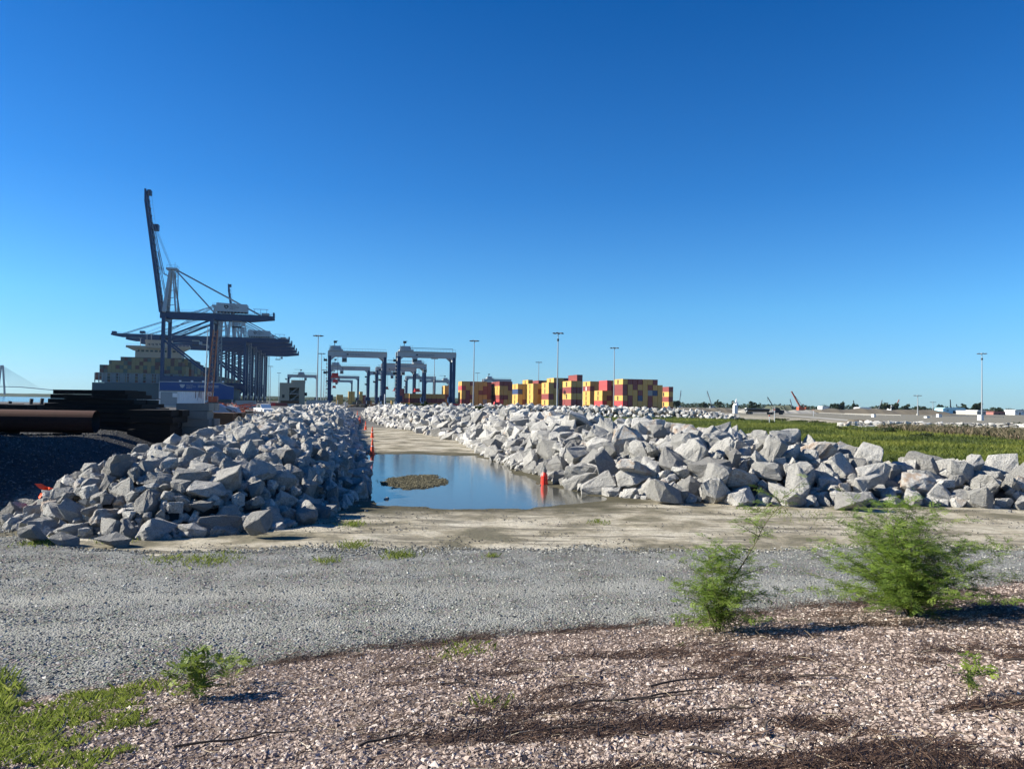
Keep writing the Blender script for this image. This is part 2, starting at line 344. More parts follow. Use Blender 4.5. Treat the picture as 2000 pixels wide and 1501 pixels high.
class MB:
    def __init__(s): s.v = []; s.f = []; s.m = []; s.mats = []
    def _mi(s, mat):
        if mat not in s.mats: s.mats.append(mat)
        return s.mats.index(mat)
    def add(s, vs, fs, mat):
        n = len(s.v); s.v += [tuple(p) for p in vs]; k = s._mi(mat)
        for f in fs: s.f.append(tuple(i+n for i in f)); s.m.append(k)
        return s
    def box(s, c, d, mat, rz=0, taper=1.0):
        x, y, z = (q/2 for q in d); cs, sn = math.cos(rz), math.sin(rz); vs = []
        for dz in (-1, 1):
            k = taper if dz > 0 else 1
            for dx, dy in ((-1, -1), (1, -1), (1, 1), (-1, 1)):
                a, b = dx*x*k, dy*y*k; vs.append((c[0]+a*cs-b*sn, c[1]+a*sn+b*cs, c[2]+dz*z))
        return s.add(vs, [(3, 2, 1, 0), (4, 5, 6, 7), (0, 1, 5, 4), (1, 2, 6, 5), (2, 3, 7, 6), (3, 0, 4, 7)], mat)
    def bar(s, a, b, w, h, mat, w2=None, h2=None):
        a, b = Vector(a), Vector(b); d = (b-a).normalized()
        up = Vector((0, 0, 1)) if abs(d.z) < .95 else Vector((0, 1, 0))
        r = d.cross(up).normalized(); u = r.cross(d); w2 = w if w2 is None else w2; h2 = h if h2 is None else h2; vs = []
        for p, ww, hh in ((a, w, h), (b, w2, h2)):
            for i, j in ((-1, -1), (1, -1), (1, 1), (-1, 1)): vs.append(p+r*(i*ww/2)+u*(j*hh/2))
        return s.add(vs, [(3, 2, 1, 0), (4, 5, 6, 7), (0, 1, 5, 4), (1, 2, 6, 5), (2, 3, 7, 6), (3, 0, 4, 7)], mat)
    def tube(s, a, b, r, mat, r2=None, n=8, cap=True):
        a, b = Vector(a), Vector(b); d = (b-a).normalized()
        up = Vector((0, 0, 1)) if abs(d.z) < .95 else Vector((0, 1, 0))
        q = d.cross(up).normalized(); u = q.cross(d); r2 = r if r2 is None else r2; vs = []
        for p, rr in ((a, r), (b, r2)):
            for i in range(n):
                t = 2*math.pi*i/n; vs.append(p+q*(math.cos(t)*rr)+u*(math.sin(t)*rr))
        fs = [(i, (i+1) % n, n+(i+1) % n, n+i) for i in range(n)]
        if cap: fs += [tuple(range(n))[::-1], tuple(range(n, 2*n))]
        return s.add(vs, fs, mat)
    def lathe(s, prof, mat, n=16, c=(0, 0, 0)):
        vs = []
        for r, z in prof:
            for i in range(n):
                t = 2*math.pi*i/n; vs.append((c[0]+r*math.cos(t), c[1]+r*math.sin(t), c[2]+z))
        fs = [(j*n+i, j*n+(i+1) % n, (j+1)*n+(i+1) % n, (j+1)*n+i) for j in range(len(prof)-1) for i in range(n)]
        fs += [tuple(range(n))[::-1], tuple(range((len(prof)-1)*n, len(prof)*n))]
        return s.add(vs, fs, mat)
    def prism(s, prof, y0, y1, mat):   # prof = [(x,z)...] extruded along y
        n = len(prof); vs = [(x, y0, z) for x, z in prof]+[(x, y1, z) for x, z in prof]
        fs = [(i, (i+1) % n, n+(i+1) % n, n+i) for i in range(n)]+[tuple(range(n))[::-1], tuple(range(n, 2*n))]
        return s.add(vs, fs, mat)
    def lattice(s, a, b, w, mat, n=8, r=.1, w2=None):
        a, b = Vector(a), Vector(b); d = (b-a).normalized()
        up = Vector((0, 0, 1)) if abs(d.z) < .95 else Vector((0, 1, 0))
        q = d.cross(up).normalized(); u = q.cross(d); w2 = w if w2 is None else w2
        def cor(t, k):
            i, j = ((-1, -1), (1, -1), (1, 1), (-1, 1))[k % 4]; ww = (w+(w2-w)*t)/2
            return a+(b-a)*t+q*(i*ww)+u*(j*ww)
        for k in range(4): s.bar(cor(0, k), cor(1, k), r*1.4, r*1.4, mat)
        for i in range(n):
            for k in range(4):
                s.bar(cor(i/n, k), cor((i+1)/n, k+1 if i % 2 else k-1 if k else 3), r*.8, r*.8, mat)
        return s
    def mesh(s, name):
        me = bpy.data.meshes.new(name); me.from_pydata([tuple(p) for p in s.v], [], s.f)
        for q in s.mats: me.materials.append(q)
        me.polygons.foreach_set('material_index', s.m); me.update(); return me
    def build(s, name, parent=None, loc=None, rz=0): return link(name, s.mesh(name), parent, loc, rz)
    def top(s, name, loc, rz, label, cat, group=None): return tag(s.build(name, None, loc, rz), label, cat, group)
def dup(o, loc=None, rz=None, label=None, parent=None):
    c = o.copy(); C.objects.link(c)
    if parent is not None: c.parent = parent
    if loc is not None: c.location = loc
    if rz is not None: c.rotation_euler = (0, 0, rz)
    if label: c['label'] = label
    for ch in KIDS.get(o.name, []) if False else [k for k in o.children]: dup(ch, parent=c)
    return c
def text_geo(txt, size, spacing=1.0, bold=0.0):
    cu = bpy.data.curves.new('t', 'FONT'); cu.body = txt; cu.size = size; cu.space_line = spacing; cu.resolution_u = 2; cu.align_x = 'LEFT'; cu.offset = bold*size
    o = bpy.data.objects.new('t', cu); C.objects.link(o); dg = bpy.context.evaluated_depsgraph_get(); dg.update()
    me = bpy.data.meshes.new_from_object(o.evaluated_get(dg))
    vs = [tuple(v.co) for v in me.vertices]; fs = [tuple(p.vertices) for p in me.polygons]
    bpy.data.objects.remove(o); bpy.data.curves.remove(cu); bpy.data.meshes.remove(me); return vs, fs
def put_text(mb, txt, size, org, xdir, ydir, mat, spacing=1.0, bold=0.0):
    vs, fs = text_geo(txt, size, spacing, bold); o, xd, yd = Vector(org), Vector(xdir), Vector(ydir)
    mb.add([o+xd*v[0]+yd*v[1] for v in vs], fs, mat)

# ------------------------------------------------------------------ ground sheet (one sheet to the horizon, cut at the quay)
NU, NV = 560, 560
us = np.sinh(np.linspace(-1.6, 1.6, NU))/math.sinh(1.6)*1.9
ys = np.concatenate([np.linspace(-14, 3, 14)[:-1], np.geomspace(3+6, 4200+6, NV-13)-6])
U, Y = np.meshgrid(us, ys); X = U*(np.maximum(Y, 0)*.98+9)
Z = H(X, Y); PP = X*Pv.x+Y*Pv.y
V = np.stack([X, Y, Z], -1).reshape(-1, 3)
idx = np.arange(NU*NV).reshape(NV, NU)
F = np.stack([idx[:-1, :-1], idx[:-1, 1:], idx[1:, 1:], idx[1:, :-1]], -1).reshape(-1, 4)
QUAY = -116.0
keep = ~((PP.ravel()[F].min(1) < QUAY) & (Y.ravel()[F].max(1) > 90))
F = F[keep]
sd = pud_sd(X, Y)
cxL = np.interp(Y, [18, 27, 40, 60, 80, 130, 170, 400], [-13.0, -14, -17, -22, -27, -37, -45, -100])
at = {
 'wet': (ss(3.0, .7, sd+1.3*fbm(X/1.2, Y/.6, 61, 4))*.95*(Z < .3)).ravel(),
 'yard': (ss(82, 120, Y+14*fbm(X/9, Y/14, 71, 3))*(1-ss(60, 68, X-Y*.0))).ravel(),
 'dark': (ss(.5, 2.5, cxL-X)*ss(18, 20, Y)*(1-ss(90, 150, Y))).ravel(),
 'field': field_m(X, Y).ravel(),
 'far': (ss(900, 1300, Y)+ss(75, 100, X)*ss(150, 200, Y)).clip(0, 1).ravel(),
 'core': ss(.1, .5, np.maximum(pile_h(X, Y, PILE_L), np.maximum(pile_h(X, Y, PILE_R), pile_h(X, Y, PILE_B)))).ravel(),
}
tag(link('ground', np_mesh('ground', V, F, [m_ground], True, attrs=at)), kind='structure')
def sheet(name, x0, x1, y0, y1, step, mfun, mat):
    x = np.arange(x0, x1, step); y = np.arange(y0, y1, step); XX, YY = np.meshgrid(x, y); m = mfun(XX, YY)
    ZZ = H(XX, YY)+np.clip(m, -1, 1)*.03-.004; ii = np.arange(XX.size).reshape(XX.shape)
    FF = np.stack([ii[:-1, :-1], ii[:-1, 1:], ii[1:, 1:], ii[1:, :-1]], -1).reshape(-1, 4)
    FF = FF[(m.ravel()[FF] > -1.2).any(1)]
    used, inv = np.unique(FF, return_inverse=True)
    VV = np.stack([XX, YY, ZZ], -1).reshape(-1, 3)[used]
    return tag(link(name, np_mesh(name, VV, inv.reshape(-1, 4), [mat], True, attrs={'track': track_m(VV[:, 0], VV[:, 1])})), kind='structure')
def track_m(x, y):
    x = np.asarray(x, float); t_ = np.asarray(y, float)-.13*x+.35*fbm(x/5, np.asarray(y)/5, 92, 3)
    m = sum(a_*np.exp(-((t_-c_)/w_)**2) for c_, w_, a_ in ((11.4, .45, .8), (13.2, .5, 1.0), (15.0, .35, .5)))
    return np.clip(m*(.5+.5*(vn(x/3.5, t_/.8, 93)-.3)), 0, .8)
def m_roadf(x, y): return np.minimum(road_d(x, y)*1.6+.5*fbm(x/.35, y/.35, 14, 2), -bank_s(x, y)*5+1)
sheet('gravel_road', -24, 26, 2, 20.5, .14, m_roadf, m_road)
sheet('gravel_bank', -14, 18, -4, 18, .13, lambda x, y: bank_s(x, y)*4+.6*fbm(x/.3, y/.3, 15, 2), m_bank)
mb = MB(); mb.add([(-12.5, 22, 0), (5, 22, 0), (5, 51, 0), (-14.5, 51, 0)], [(0, 1, 2, 3)], m_water); tag(mb.build('puddle_water'), kind='structure')
mb = MB(); a = Pv*(QUAY+6); b_ = Pv*(-5000)
mb.add([a+Lv*-900+Vector((0, 0, -2.6)), a+Lv*4600+Vector((0, 0, -2.6)), b_+Lv*4600+Vector((0, 0, -2.6)), b_+Lv*-900+Vector((0, 0, -2.6))], [(0, 1, 2, 3)], m_river)
tag(mb.build('river_water'), kind='structure')
mb = MB(); mb.bar(Pv*(QUAY+1.5)+Lv*80+Vector((0, 0, -1.6)), Pv*(QUAY+1.5)+Lv*2600+Vector((0, 0, -1.6)), 5, 3.5, m_concrete); tag(mb.build('quay_wall'), kind='structure')

# ------------------------------------------------------------------ boulders
def hull_rock(seed, npts, fine, dis=14):
    r = random.Random(seed); bm = bmesh.new(); q = (1, r.uniform(.65, .95), r.uniform(.55, .8))
    for _ in range(npts):
        d = Vector((r.gauss(0, 1), r.gauss(0, 1), r.gauss(0, 1))).normalized(); k = max(abs(c) for c in d)
        d = d/(k**r.uniform(.7, 1.05)); d *= r.uniform(.84, 1.0)
        bm.verts.new((d.x*q[0], d.y*q[1], d.z*q[2]))
    res = bmesh.ops.convex_hull(bm, input=bm.verts)
    for g in list(res['geom_interior']) + list(res['geom_unused']):
        if isinstance(g, bmesh.types.BMVert) and g.is_valid: bm.verts.remove(g)
    bmesh.ops.dissolve_limit(bm, angle_limit=R(dis), verts=bm.verts, edges=bm.edges)
    if fine:
        bmesh.ops.bevel(bm, geom=list(bm.edges), offset=.035, segments=1, affect='EDGES', clamp_overlap=True)
        bmesh.ops.triangulate(bm, faces=bm.faces); long_ = [e for e in bm.edges if e.calc_length() > .28]
        bmesh.ops.subdivide_edges(bm, edges=long_, cuts=2, use_grid_fill=True); bmesh.ops.triangulate(bm, faces=bm.faces)
        bm.normal_update()
        for v in bm.verts:
            n = float(fbm(np.array([v.co.x*2.4+seed*3.1+v.co.z*1.3]), np.array([v.co.y*2.4-v.co.z*2.1]), seed, 3)[0]); v.co += v.normal*(n*.10+r.uniform(-.018, .018))
    else: bmesh.ops.triangulate(bm, faces=bm.faces)
    bm.verts.ensure_lookup_table(); bm.verts.index_update()
    vs = np.array([v.co[:] for v in bm.verts]); fs = np.array([[v.index for v in f.verts] for f in bm.faces]); bm.free()
    vs -= (vs.max(0)+vs.min(0))/2; return vs, fs
FINE = [hull_rock(i, random.Random(i).choice([12, 14, 17, 22, 28]), True) for i in range(22)]
LOW = [hull_rock(100+i, 17, False, 16) for i in range(14)]
FINE_ME = []
for v_, f_ in FINE: FINE_ME.append(np_mesh('boulder', v_, f_, [m_rock]))
print('rock tris', [len(f) for _, f in FINE][:8], [len(f) for _, f in LOW][:8])

def scatter_pile(PL, which, x0, x1, y0, y1, rmin, rmax, mean, tries, zoff=0.0, edge=.05):
    out = []; cell = rmax*2.0; grid = {}
    px = rng.uniform(x0, x1, tries); py = rng.uniform(y0, y1, tries); hh = pile_h(px, py, PL)
    ok = hh > edge; px, py, hh = px[ok], py[ok], hh[ok]; rr = np.clip(rng.lognormal(math.log(mean), .42, len(px)), rmin, rmax)
    o = np.argsort(-rr*rng.uniform(.6, 1.4, len(rr)))
    for i in o:
        x, y, r = px[i], py[i], rr[i]; gx, gy = int(x//cell), int(y//cell); bad = False
        for a in (-1, 0, 1):
            for b in (-1, 0, 1):
                for (qx, qy, qr) in grid.get((gx+a, gy+b), ()):
                    if (qx-x)**2+(qy-y)**2 < ((qr+r)*.72)**2: bad = True; break
                if bad: break
            if bad: break
        if bad: continue
        grid.setdefault((gx, gy), []).append((x, y, r)); out.append((x, y, r, hh[i], which))
    return out
rocks = []
rocks += scatter_pile(PILE_L, 'L', -20, -2, 15, 62, .09, .38, .185, 60000)
rocks += scatter_pile(PILE_L, 'L', -50, -8, 62, 180, .2, .5, .30, 26000)
rocks += scatter_pile(PILE_R, 'R', -5, 30, 22, 62, .13, .62, .275, 46000)
rocks += scatter_pile(PILE_R, 'R', -40, 8, 62, 195, .22, .6, .36, 30000)
rocks += scatter_pile(PILE_B, 'B', -26, 60, 188, 212, .35, .8, .5, 9000)
arr = np.array([(a, b, c, d) for a, b, c, d, e in rocks]); wh = [e for *_, e in rocks]
gz = H(arr[:, 0], arr[:, 1])
base0 = gz-np.clip(arr[:, 3]*.86-.42, 0, 9)
zz = base0+np.where(arr[:, 3] < .45, arr[:, 2]*.42, arr[:, 3]+rng.uniform(-.35, .55, len(arr))*arr[:, 2]-.12)
RK = []
for i in range(len(arr)):
    x, y, r, h = arr[i]; q = Matrix.Rotation(random.uniform(0, 6.28), 3, 'Z') @ Matrix.Rotation(random.gauss(0, .9), 3, 'X') @ Matrix.Rotation(random.gauss(0, .9), 3, 'Y')
    sc3 = (r*random.uniform(1.0, 1.5), r*random.uniform(.85, 1.25), r*random.uniform(.8, 1.3))
    RK.append([x, y, zz[i], r, h, wh[i], q, sc3])
def on_screen(x, y, z, m=10):
    if y < 2: return False
    a, b = to_px(x, y, z); return -m < a < 2000+m and -m < b < 1501+m
# a few hand placed key boulders (as in the photograph)
def key(px, py, r, z, sc3, rot, label, which='R'):
    p = G(px, py, z); RK.append([p.x, p.y, z, r*3, 9, which, Matrix.Rotation(rot, 3, 'Z') @ Matrix.Rotation(.35, 3, 'Y'), sc3, label])
key(1135, 822, 1.0, 2.35, (1.35, 1.0, .85), .4, 'largest pale boulder with a cracked face, perched on the crest of the right heap')
key(1400, 940, .9, .75, (.62, .7, 1.0), 1.2, 'tall upright grey boulder standing in front of the right heap')
key(1298, 962, .6, .42, (.62, .5, .48), .1, 'blocky blue grey boulder at the front foot of the right heap')
key(1240, 915, .7, 1.0, (.75, .5, .42), .3, 'grey boulder with a rust orange face low on the right heap')
key(1900, 905, .8, 1.35, (.6, .6, .52), .9, 'rounded pale boulder resting on top at the far right end of the heap')
key(1660, 975, .5, .4, (.72, .5, .45), 2.1, 'wedge shaped grey boulder in the front row left of the big shrub')
key(68, 1040, .5, .30, (.40, .36, .33), 1.3, 'rounded grey boulder at the front left corner of the left heap', 'L')
key(130, 1053, .4, .2, (.34, .26, .19), .2, 'flat topped small block in the front row of the left heap', 'L')
key(222, 1052, .45, .22, (.42, .3, .25), .7, 'dark veined grey boulder lying in front of the left heap', 'L')
key(505, 1018, .45, .42, (.34, .34, .5), .3, 'leaning slab boulder at the front right of the left heap', 'L')
size = np.array([(k[3]/math.hypot(k[0], k[1]) if on_screen(k[0], k[1], k[2]) else 0) for k in RK])
order = np.argsort(-size); top = set(order[:300].tolist())
rest_v, rest_f, rest_t, nv = [], [], [], 0
LB = {}; names = {'L': 'left', 'R': 'right', 'B': 'far'}
for i, k in enumerate(RK):
    x, y, z, r, h, whc, q, s3 = k[:8]
    if i in top:
        o = link('boulder', FINE_ME[i % len(FINE_ME)]); o.location = (x, y, z); o.rotation_euler = q.to_euler(); o.scale = s3
        tn = random.random(); o.color = (tn, tn, tn, 1)
        if len(k) > 8:
            o.color = (.97, .97, .97, 1) if 'orange' in k[8] else (.6, .6, .6, 1) if 'pale' in k[8] else (.25, .25, .25, 1)
            tag(o, k[8], 'boulder', 'boulders of the two rock heaps'); continue
        px_, py_ = to_px(x, y, z); th = {'L': (.24, .32), 'R': (.4, .52)}.get(whc, (.4, .6))
        szw = 'small' if r < th[0] else 'middling' if r < th[1] else 'big'
        tone = 'rust stained' if tn > .935 else 'pale' if tn > .6 else 'mid grey' if tn > .3 else 'darker grey'
        e = sorted(s3); shp = 'flat' if e[0] < .72*e[2] and e[0] < .8*e[1] else 'long' if e[2] > 1.35*e[1] else 'blocky'
        lvl = 'foot' if h < .55 else 'lower slope' if h < 1.15 else 'upper slope' if h < 1.75 else 'crest'
        if whc == 'L': side = next(q for lim, q in ((150, 'left tip'), (280, 'left part'), (420, 'middle'), (560, 'right part'), (2000, 'puddle side')) if px_ < lim)
        else: side = next(q for lim, q in ((1060, 'beside far puddle'), (1160, 'behind red post'), (1270, 'right of puddle'), (1380, 'below highest crest'), (1500, 'behind slim shrub'), (1640, 'between the shrubs'), (1780, 'left of shrub'), (3000, 'behind bushy shrub')) if px_ < lim)
        tag(o, f'{szw} {tone} {shp} boulder, {lvl} of {names[whc]} heap, {side}', 'boulder', 'boulders of the two rock heaps')
        LB.setdefault(o['label'], []).append((px_, o))
    else:
        if y < 37 and on_screen(x, y, z, 80): vs, fs = FINE[i % len(FINE)]
        else: vs, fs = LOW[i % len(LOW)]
        M = np.array(q) @ np.diag(s3); rest_v.append(vs @ M.T+np.array([x, y, z])); rest_f.append(fs+nv); rest_t.append(np.full(len(vs), random.random())); nv += len(vs)
OW = ['first', 'second', 'third', 'fourth', 'fifth', 'sixth', 'seventh', 'eighth', 'ninth', 'tenth', 'eleventh', 'twelfth']
for lb, L_ in LB.items():
    if 1 < len(L_) <= 12:
        for k_, (_, o) in enumerate(sorted(L_, key=lambda q: q[0])): o['label'] = f'{lb}, {OW[k_]} from left'
# inner filler rocks so that no gap shows bare earth
for PL, x0, x1, y0, y1, n, r0 in ((PILE_L, -20, -2, 15, 62, 4200, .2), (PILE_R, -5, 30, 22, 62, 3600, .27), (PILE_L, -50, -8, 62, 180, 1300, .3), (PILE_R, -40, 8, 62, 195, 1300, .35)):
    fx = rng.uniform(x0, x1, n*3); fy = rng.uniform(y0, y1, n*3); fh = pile_h(fx, fy, PL); okk = fh > .02
    fx, fy, fh = fx[okk], fy[okk], fh[okk]; fz = H(fx, fy)-np.clip(fh*.86-.42, 0, 9)
    for x, y, h, z in zip(fx[:n*2], fy[:n*2], fh, fz):
        vs, fs = LOW[random.randrange(len(LOW))]; r = r0*random.uniform(.45, 1.2)
        q = np.array(Matrix.Rotation(random.uniform(0, 6.28), 3, 'Z') @ Matrix.Rotation(random.uniform(0, 3), 3, 'X'))
        rest_v.append((vs*r) @ q.T+np.array([x, y, z+max(h-.3, r*.25)])); rest_f.append(fs+nv); rest_t.append(np.full(len(vs), random.random()*.9)); nv += len(vs)
# loose chips round the toes
for _ in range(900):
    PL = random.choice((PILE_L, PILE_R)); x = random.uniform(-20, 26); y = random.uniform(17, 60)
    h = float(pile_h(np.array([x]), np.array([y]), [(a, b, c+.9, d) for a, b, c, d in PL])[0]); h2 = float(pile_h(np.array([x]), np.array([y]), PL)[0])
    if h <= .02 or h2 > .1: continue
    vs, fs = LOW[random.randrange(len(LOW))]; r = random.uniform(.03, .11); q = np.array(Matrix.Rotation(random.uniform(0, 6.28), 3, 'Z'))
    rest_v.append((vs*r) @ q.T+np.array([x, y, hz(x, y)+r*.3])); rest_f.append(fs+nv); rest_t.append(np.full(len(vs), random.random()*.9)); nv += len(vs)
heap = link('boulder_heap', np_mesh('boulder_heap', np.concatenate(rest_v), np.concatenate(rest_f), [m_rock2], attrs={'tone': np.concatenate(rest_t)}))
tag(heap, 'thousands more pale grey granite boulders heaped in long windrows beside the dirt track', 'boulders', kind='stuff')
print('rocks', len(RK), 'heap tris', sum(len(f) for f in rest_f))
# concrete rubble row at the right behind the field
rv, rf, rt, nv = [], [], [], 0
for x, y, r, h, _ in scatter_pile(PILE_C, 'C', 54, 94, 118, 138, .25, .6, .38, 3000):
    vs, fs = LOW[random.randrange(len(LOW))]; q = np.array(Matrix.Rotation(random.uniform(0, 6.28), 3, 'Z') @ Matrix.Rotation(random.gauss(0, .4), 3, 'X'))
    for k in range(2):
        rv.append((vs*np.array([r*1.5, r, r*.55])) @ q.T+np.array([x, y, hz(x, y)+h*(1-.5*k)])); rf.append(fs+nv); rt.append(np.full(len(vs), random.random())); nv += len(vs)
tag(link('rubble_heap', np_mesh('rubble_heap', np.concatenate(rv), np.concatenate(rf), [m_rock2], attrs={'tone': np.concatenate(rt)})), 'low bank of broken slabs and rubble beyond the brown reeds', 'rubble', kind='stuff')

# ------------------------------------------------------------------ loose gravel (geometry nodes over real points)
def stone_tree(name, mat):
    ng = bpy.data.node_groups.new(name, 'GeometryNodeTree')
    ng.interface.new_socket('Geometry', in_out='INPUT', socket_type='NodeSocketGeometry'); ng.interface.new_socket('Geometry', in_out='OUTPUT', socket_type='NodeSocketGeometry')
    n = ng.nodes; l = ng.links; gi = n.new('NodeGroupInput'); go = n.new('NodeGroupOutput'); jn = n.new('GeometryNodeJoinGeometry')
    for k in range(6):
        ic = n.new('GeometryNodeMeshIcoSphere'); ic.inputs['Radius'].default_value = 1; ic.inputs['Subdivisions'].default_value = 1
        sp = n.new('GeometryNodeSetPosition'); rv_ = n.new('FunctionNodeRandomValue'); rv_.data_type = 'FLOAT_VECTOR'
        rv_.inputs[0].default_value = (-.42, -.42, -.42); rv_.inputs[1].default_value = (.42, .42, .42); rv_.inputs['Seed'].default_value = k*7+1
        l.new(ic.outputs['Mesh'], sp.inputs['Geometry']); l.new(rv_.outputs[0], sp.inputs['Offset'])
        sm = n.new('GeometryNodeSetMaterial'); sm.inputs['Material'].default_value = mat; l.new(sp.outputs[0], sm.inputs[0])
        gg = n.new('GeometryNodeGeometryToInstance'); l.new(sm.outputs[0], gg.inputs[0]); l.new(gg.outputs[0], jn.inputs[0])
    ip = n.new('GeometryNodeInstanceOnPoints'); ip.inputs['Pick Instance'].default_value = True
    ri = n.new('FunctionNodeRandomValue'); ri.data_type = 'INT'; ri.inputs[4].default_value = 0; ri.inputs[5].default_value = 5; l.new(ri.outputs[2], ip.inputs['Instance Index'])
    for an, sk in (('rot', 'Rotation'), ('scl', 'Scale')):
        na = n.new('GeometryNodeInputNamedAttribute'); na.data_type = 'FLOAT_VECTOR'; na.inputs['Name'].default_value = an; l.new(na.outputs['Attribute'], ip.inputs[sk])
    l.new(gi.outputs[0], ip.inputs['Points']); l.new(jn.outputs[0], ip.inputs['Instance']); l.new(ip.outputs[0], go.inputs[0]); return ng
def gravel(name, label, mat, x, y, s0, s1, flat=.7, lift=.25, power=2.0):
    n = len(x); s = s0+(s1-s0)*rng.random(n)**power; z = H(x, y)+.012+s*lift
    me = bpy.data.meshes.new(name); me.vertices.add(n); me.vertices.foreach_set('co', np.stack([x, y, z], -1).astype(np.float32).ravel())
    sclv = np.stack([s*rng.uniform(.8, 1.3, n), s*rng.uniform(.7, 1.1, n), s*rng.uniform(flat*.7, flat*1.2, n)], -1); rot = np.stack([rng.normal(0, .5, n), rng.normal(0, .5, n), rng.uniform(0, 6.28, n)], -1)
    for an, av in (('rot', rot), ('scl', sclv)): me.attributes.new(an, 'FLOAT_VECTOR', 'POINT').data.foreach_set('vector', av.astype(np.float32).ravel())
    me.materials.append(mat); o = link(name, me); md = o.modifiers.new('scatter', 'NODES'); md.node_group = stone_tree(name+'_nodes', mat)
    return tag(o, label, 'gravel', kind='stuff')
def pts(n, y0, y1, cond, umax=.80, pw=0.0):
    y = np.exp(rng.uniform(math.log(y0), math.log(y1), n)) if pw == 0 else rng.uniform(y0, y1, n)
    x = rng.uniform(-umax, umax, n)*(y+.8); k = cond(x, y); return x[k], y[k]
x, y = pts(330000, 3.6, 15, lambda x, y: bank_s(x, y) > rng.normal(0.02, .12, len(x)))
gravel('pink_gravel', 'loose pinkish beige crushed stone covering the sloping bank in the foreground', m_pinkstone, x, y, .0075, .027)
print('pink', len(x))
x, y = pts(340000, 6.5, 20, lambda x, y: (bank_s(x, y) < rng.normal(0, .1, len(x))) & (road_d(x, y) > rng.exponential(.25, len(x))-.3) & (rng.random(len(x)) < (.72+.6*fbm(x/3.5+y*.12, y/.55, 88, 4))*(1-.8*track_m(x, y))), pw=0)
gravel('grey_gravel', 'loose blue grey crushed stone of the gravel road', m_greystone, x, y, .008, .027)
print('grey', len(x))
x, y = pts(36000, 14, 34, lambda x, y: (road_d(x, y) < .6) & (pile_h(x, y, PILE_L)+pile_h(x, y, PILE_R) < .3) & (poly_sd(x, y, PUD) > .3) & (fbm(x/1.3, y/.8, 99, 3) > .12))
gravel('scattered_pebbles', 'sparse grey pebbles and crumbs strewn over the pale dirt', m_darkstone, x, y, .006, .022, power=3)
x, y = pts(60000, 18, 45, lambda x, y: (np.interp(y, [18, 27, 40, 60], [-13.0, -14, -17, -22])-x > 0), umax=1.0)
gravel('dark_gravel', 'dark grey gravel of the raised storage ground at the left', m_darkstone, x, y, .015, .05, power=2)
k = 9000; a_ = rng.uniform(0, 6.28, k); r_ = np.sqrt(rng.random(k)); x = -3.9+1.7*r_*np.cos(a_); y = 31.8+3.2*r_*np.sin(a_); kk = H(x, y) > .005
m_mud = stone_mat('mud_crumb', [(0, (.06, .055, .025)), (.6, (.15, .13, .065)), (1, (.26, .23, .13))])
gravel('mud_island', 'small flat crumbly olive brown mud island in the middle of the puddle', m_mud, x[kk], y[kk], .008, .03)

# ------------------------------------------------------------------ containers
def container_me(colmat, logo, L=12.19, W=2.44, Hh=2.59):
    mb = MB(); n = 24; x = W/2
    # corrugated long sides (trapezoid ribs), local y = length, origin bottom centre of the near end
    for sx in (-1, 1):
        vs = []; 
        for i in range(n+1):
            y = .12+(L-.24)*i/n; d = x-.03 if i % 2 else x-.075
            vs += [(sx*d, y, .16), (sx*d, y, Hh-.12)]
        fs = [(2*i, 2*i+2, 2*i+3, 2*i+1) if sx > 0 else (2*i, 2*i+1, 2*i+3, 2*i+2) for i in range(n)]; mb.add(vs, fs, colmat)
        for z, h in ((.08, .16), (Hh-.06, .12)): mb.box((sx*(x-.05), L/2, z), (.1, L-.24, h), colmat)
        for y in (.06, L-.06): mb.box((sx*(x-.07), y, Hh/2), (.14, .12, Hh), colmat)
    mb.box((0, L/2, Hh-.035), (W-.2, L-.24, .05), colmat)
    for y in (.05, L-.05):
        mb.box((0, y, .08), (W-.28, .08, .16), colmat); mb.box((0, y, Hh-.06), (W-.28, .08, .12), colmat)
    mb.box((-.53, .07, Hh/2), (1.04, .05, Hh-.3), colmat); mb.box((.53, .07, Hh/2), (1.04, .05, Hh-.3), colmat); mb.box((0, L-.08, Hh/2), (W-.3, .05, Hh-.3), colmat)
    for q in (-.75, -.3, .3, .75): mb.tube((q, .02, .15), (q, .02, Hh-.12), .025, m_steel, n=4, cap=False)
    if logo:
        lm = m_black if logo == 1 else m_white
        cy = L*.5
        put_text(mb, 'm', 1.9, (-x-.02, cy+1.0, 1.3), (0, -1, 0), (0, 0, 1), lm, 1, .06); put_text(mb, 'sc', 1.75, (-x-.02, cy+1.0, .3), (0, -1, 0), (0, 0, 1), lm, 1, .07)
    return mb.mesh('shipping_container')
m_shade_yellow = paint('shade_toned_yellow_paint', (.27, .21, .10), .7, .4, 0, .3); m_shade_maroon = paint('shade_toned_maroon_paint', (.14, .06, .05), .7, .4, 0, .3); m_shade_green = paint('shade_toned_green_paint', (.09, .12, .10), .7, .4, 0, .3)  # muted container paints for the ship, with the stern's shade put into the colour
CM = {'yellow': container_me(m_yellow, 1), 'maroon': container_me(m_maroon, 0), 'red': container_me(m_redc, 0), 'blue': container_me(m_bluec, 0),
      'shade-toned yellow': container_me(m_shade_yellow, 0), 'shade-toned maroon': container_me(m_shade_maroon, 0), 'shade-toned green': container_me(m_shade_green, 0),
      'maroonlogo': container_me(m_maroon, 2), 'grey': container_me(m_greyc, 0), 'green': container_me(m_green_c, 0)}
ORD = ['lowest', 'second', 'third', 'fourth', 'fifth', 'sixth', 'seventh', 'eighth', 'ninth']
SPEC = []
